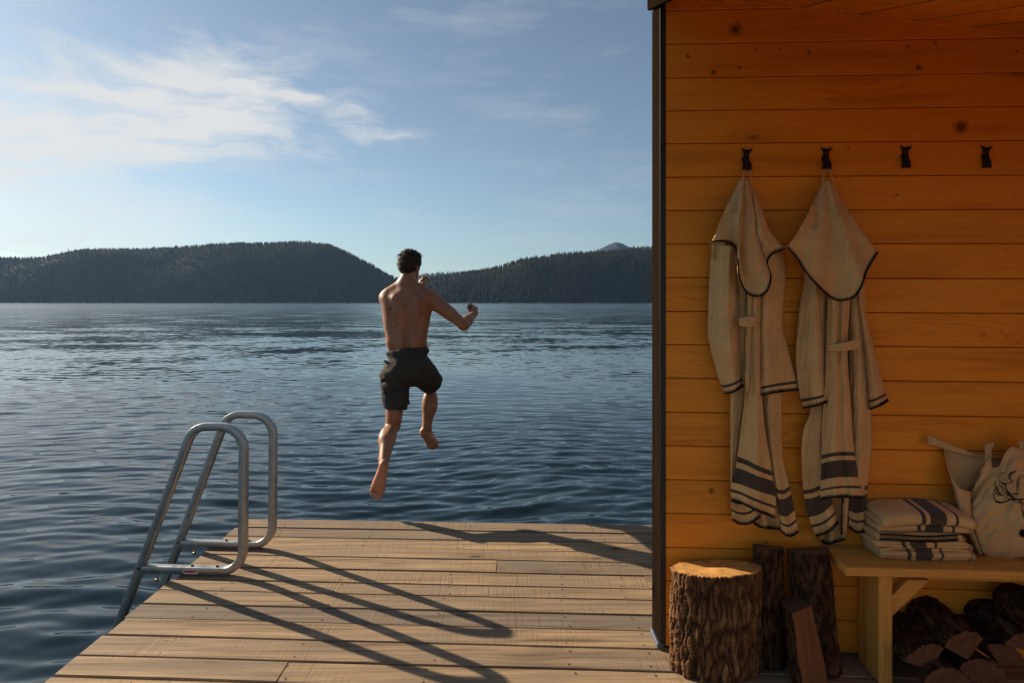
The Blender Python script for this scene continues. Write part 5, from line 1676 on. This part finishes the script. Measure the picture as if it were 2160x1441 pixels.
    B.ell(p(903, 846, 8.025), (0.045, 0.050, 0.09), axes(kr - ar, (1, 0, 0)), k=0.015)
    B.cone(p(906, 860, 8.03), p(899, 903, 8.02), 0.054, 0.031, 0.03)
    B.cone(p(901, 880, 8.015), p(897, 907, 7.995), 0.026, 0.022, 0.02)
    for s in (-1, 1): B.ell(ar + Vector((0.025 * s, 0.006, -0.004)), (0.014, 0.016, 0.020), k=0.02)
    foot(p(894, 912, 8.005), p(907, 938, 8.125), p(918, 933, 8.120), p(900, 905, 8.06),
         [(p(909, 940, 8.14), p(911.5, 946, 8.165)), (p(913, 940, 8.14), p(915.5, 945.5, 8.168)), (p(916, 939, 8.14), p(919, 944.5, 8.165)),
          (p(918.5, 937, 8.135), p(921.5, 943, 8.158)), (p(920.5, 935, 8.13), p(923.5, 940.5, 8.150))], [0.0165, 0.0115, 0.0108, 0.0102, 0.0098], (0, 0.03, 0.05))
    V, Fc = B.nets()
    V = smooth_mesh(V, Fc, 1, 0.4)
    body = mesh('body', V, Fc, skin_material(), root, smooth=True)
    # pinker soles
    sole = np.zeros(len(V), np.float32)
    zs = p(0, 972, 7.46)[2]
    sole = np.where(V[:, 1] < 4.64, np.clip((zs - V[:, 2]) / 0.05, 0, 1) * np.clip((4.49 - V[:, 1]) / 0.03, 0, 1), sole)
    zs = p(0, 905, 8.02)[2]
    sole = np.where(V[:, 1] > 4.93, np.clip((zs - V[:, 2]) / 0.06, 0, 1) * 0.8, sole).astype(np.float32)
    at = body.data.attributes.new('sole', 'FLOAT', 'POINT'); at.data.foreach_set('value', sole)

    # ---- shorts
    S = SDF((-1.14, 4.46, 0.60), (-0.40, 5.36, 1.38), 0.0062)
    S.ell(p(861, 775, 7.668), (0.174, 0.136, 0.150), k=0.04)
    S.ell(p(859, 742, 7.675), (0.166, 0.122, 0.07), k=0.03)
    S.ell(p(845, 785, 7.585), (0.085, 0.07, 0.09), k=0.04); S.ell(p(881, 780, 7.60), (0.085, 0.07, 0.09), k=0.04)
    S.cone(p(833, 790, 7.668), p(834, 872, 7.70), 0.108, 0.092, 0.03)
    S.cone(p(846, 840, 7.67), p(860, 850, 7.655), 0.075, 0.022, 0.035)              # loose inner hem
    S.cone(p(888, 784, 7.70), p(911, 812, 8.13), 0.112, 0.098, 0.03)
    S.cone(p(912, 800, 7.86), p(924, 798, 7.90), 0.066, 0.030, 0.04)                   # billow over the knee
    S.cone(p(811, 792, 7.66), p(812, 800, 7.665), 0.040, 0.030, 0.03)                   # pocket bulge
    g = np.stack(np.meshgrid(*[S.lo[k] + S.h * np.arange(S.n[k]) for k in range(3)], indexing='ij'), -1)
    X, Y, Z = g[..., 0], g[..., 1], g[..., 2]
    rg = np.random.default_rng(4)
    wr_ = np.zeros(S.n)
    for _ in range(10):
        kx, ky, kz = rg.normal(0, 14), rg.normal(0, 14), rg.normal(0, 36)
        wr_ += np.sin(kx * X + ky * Y + kz * Z + rg.uniform(0, 6.28) + 1.6 * np.sin(22 * X + 14 * Z + rg.uniform(0, 6)))
    S.d += (0.0020 * wr_).astype(np.float32)
    # drape folds
    for (a, b, r) in ((p(812, 756, 7.60), p(838, 772, 7.535), 0.007), (p(810, 768, 7.60), p(833, 786, 7.535), 0.008), (p(806, 806, 7.62), p(838, 800, 7.55), 0.008),
                      (p(812, 832, 7.62), p(850, 815, 7.57), 0.007), (p(872, 806, 7.56), p(905, 796, 7.60), 0.007), (p(880, 820, 7.62), p(922, 808, 7.72), 0.007),
                      (p(862, 758, 7.525), p(862, 806, 7.535), 0.008), (p(900, 752, 7.58), p(925, 770, 7.66), 0.006), (p(826, 840, 7.57), p(834, 862, 7.60), 0.006)):
        S.cone(a, b, r, r * 0.6, 0.014, 'carve')
    for (a, b) in ((p(812, 762, 7.60), p(836, 779, 7.53)), (p(806, 800, 7.60), p(836, 795, 7.54)), (p(812, 826, 7.61), p(848, 810, 7.56))):
        S.cone(a, b, 0.012, 0.008, 0.012)
    # gathered waistband
    wl, wrr = p(814, 744, 7.68), p(904, 727, 7.68)
    wd = (wrr - wl).normalized(); wn = Vector((-wd.z, 0.10, wd.x)).normalized()
    sd_ = (X - wl.x) * wn.x + (Y - wl.y) * wn.y + (Z - wl.z) * wn.z
    S.d += (0.0028 * np.sin(150 * X + 110 * Y) * np.clip(1 - np.abs(sd_ + 0.03) / 0.055, 0, 1)).astype(np.float32)
    S.d = np.maximum(S.d, sd_.astype(np.float32))
    # hems: cut and hollow out
    la = (p(834, 862, 7.705) - p(833, 790, 7.668)).normalized(); ln = Vector((la.x - 0.12, la.y, la.z)).normalized()
    hp = p(833, 862, 7.70)
    sdl = (X - hp.x) * ln.x + (Y - hp.y) * ln.y + (Z - hp.z) * ln.z
    leftm = (X < p(876, 0, 7.7)[0])
    S.d = np.where(leftm & (Z < p(0, 815, 7.6)[2]), np.maximum(S.d, sdl.astype(np.float32)), S.d)
    ra_ = (p(911, 812, 8.13) - p(888, 784, 7.70)).normalized(); rn = (ra_ + Vector((0.15, 0, -0.35))).normalized()
    rp_ = p(908, 818, 8.03)
    sdr = (X - rp_.x) * rn.x + (Y - rp_.y) * rn.y + (Z - rp_.z) * rn.z
    S.d = np.where(X > p(876, 0, 7.7)[0], np.maximum(S.d, sdr.astype(np.float32)), S.d)
    S.cone(p(833, 835, 7.685), p(834, 880, 7.708), 0.070, 0.080, 0.008, 'carve')
    S.cone(p(905, 806, 7.98), p(914, 818, 8.2), 0.075, 0.09, 0.008, 'carve')
    V, Fc = S.nets()
    V = smooth_mesh(V, Fc, 2, 0.4)
    m, nt, b = new_mat('shorts_fabric')
    t = NT(nt)
    n = t.noise(t.coords(), 10, 4, 0.6); n2 = t.noise(t.coords(), 400, 2, 0.5)
    t.l(t.ramp(n, [(0.3, (0.040, 0.036, 0.031)), (0.7, (0.056, 0.050, 0.042))]), b.inputs['Base Color'])
    b.inputs['Roughness'].default_value = 0.85; b.inputs['Specular IOR Level'].default_value = 0.2
    t.l(t.bump(n2, 0.0008, 0.5), b.inputs['Normal'])
    sh_o = mesh('shorts', V, Fc, m, root, smooth=True)
    sh_o['label'] = 'loose dark grey-brown swim shorts'

    # ---- hair: cap and clumps
    Hs = SDF((hc.x - 0.15, hc.y - 0.17, hc.z - 0.16), (hc.x + 0.15, hc.y + 0.17, hc.z + 0.16), 0.0055)
    Hs.ell(hc + Vector((0, -0.003, 0.012)), (0.085, 0.104, 0.097), hx, k=0.02)
    Hs.ell(hc - hd * 0.052 + Vector((0, 0, -0.036)), (0.066, 0.052, 0.060), hx, k=0.03)
    Hs.ell(hc + hd * 0.045 + Vector((0, 0, 0.062)), (0.06, 0.06, 0.04), hx, k=0.03)
    for s in (-1, 1): Hs.cone(hc + side * 0.073 * s + hd * 0.022 + Vector((0, 0, 0.0)), hc + side * 0.073 * s + hd * 0.022 + Vector((0, 0, -0.035)), 0.012, 0.007, 0.02)
    g = np.stack(np.meshgrid(*[Hs.lo[k] + Hs.h * np.arange(Hs.n[k]) for k in range(3)], indexing='ij'), -1)
    X, Y, Z = g[..., 0], g[..., 1], g[..., 2]
    Hs.d += (0.003 * np.sin(95 * X + 3 * np.sin(60 * Z)) * np.sin(80 * Y + 2 * np.sin(70 * X)) + 0.002 * np.sin(170 * Z + 90 * X)).astype(np.float32)
    Hs.ell(hc + hd * 0.105 + Vector((0, 0, -0.045)), (0.078, 0.075, 0.082), hx, k=0.012, op='carve')       # face
    nape = (Z - hc.z + 0.102) * -1.0 + 0.0 * X
    Hs.d = np.maximum(Hs.d, nape.astype(np.float32))
    V, Fc = Hs.nets()
    hm, nt, b = new_mat('dark_brown_hair')
    t = NT(nt)
    n = t.noise(t.mapping(t.coords(), (60, 60, 20)), 4, 4, 0.6)
    t.l(t.ramp(n, [(0.35, (0.016, 0.010, 0.007)), (0.7, (0.060, 0.036, 0.022))]), b.inputs['Base Color'])
    b.inputs['Roughness'].default_value = 0.7
    b.inputs['Specular IOR Level'].default_value = 0.25
    hair = mesh('hair', smooth_mesh(V, Fc, 1, 0.4), Fc, hm, root, smooth=True)
    # clumps standing off the cap
    rg = np.random.default_rng(9)
    V = np.asarray(V)
    mb = MB()
    sel = rg.choice(len(V), 1500, replace=False)
    c0 = np.array(hc)
    for i in sel:
        q = V[i]; nrm = (q - c0); nrm = nrm / np.linalg.norm(nrm)
        if np.dot(nrm, np.array(hd)) > 0.75 and nrm[2] < 0.3: continue
        crown = c0 + np.array([-0.005, -0.045, 0.088])
        flow = q - crown; flow = flow / (np.linalg.norm(flow) + 1e-6)
        flow = flow - nrm * flow.dot(nrm) + rg.normal(0, 0.40, 3)
        flow = flow / np.linalg.norm(flow)
        L = rg.uniform(0.014, 0.028) * (1.15 if nrm[2] > 0.4 else 0.7)
        lift = rg.uniform(0.05, 0.25) + (0.22 if nrm[2] > 0.55 else 0)
        a = q - nrm * 0.004
        m1 = a + (flow * 0.55 + nrm * lift) * L * 0.6
        e1 = a + (flow * 1.0 + nrm * lift * 0.7) * L + np.array([0, 0, -0.15 * L])
        w = rg.uniform(0.0018, 0.0036)
        mb.tube([Vector(a), Vector(m1), Vector(e1)], [w, w * 0.8, w * 0.15], 3)
    o = mb.build('hair_strands', hm, hair); tag(o, kind='stuff')
build_person()
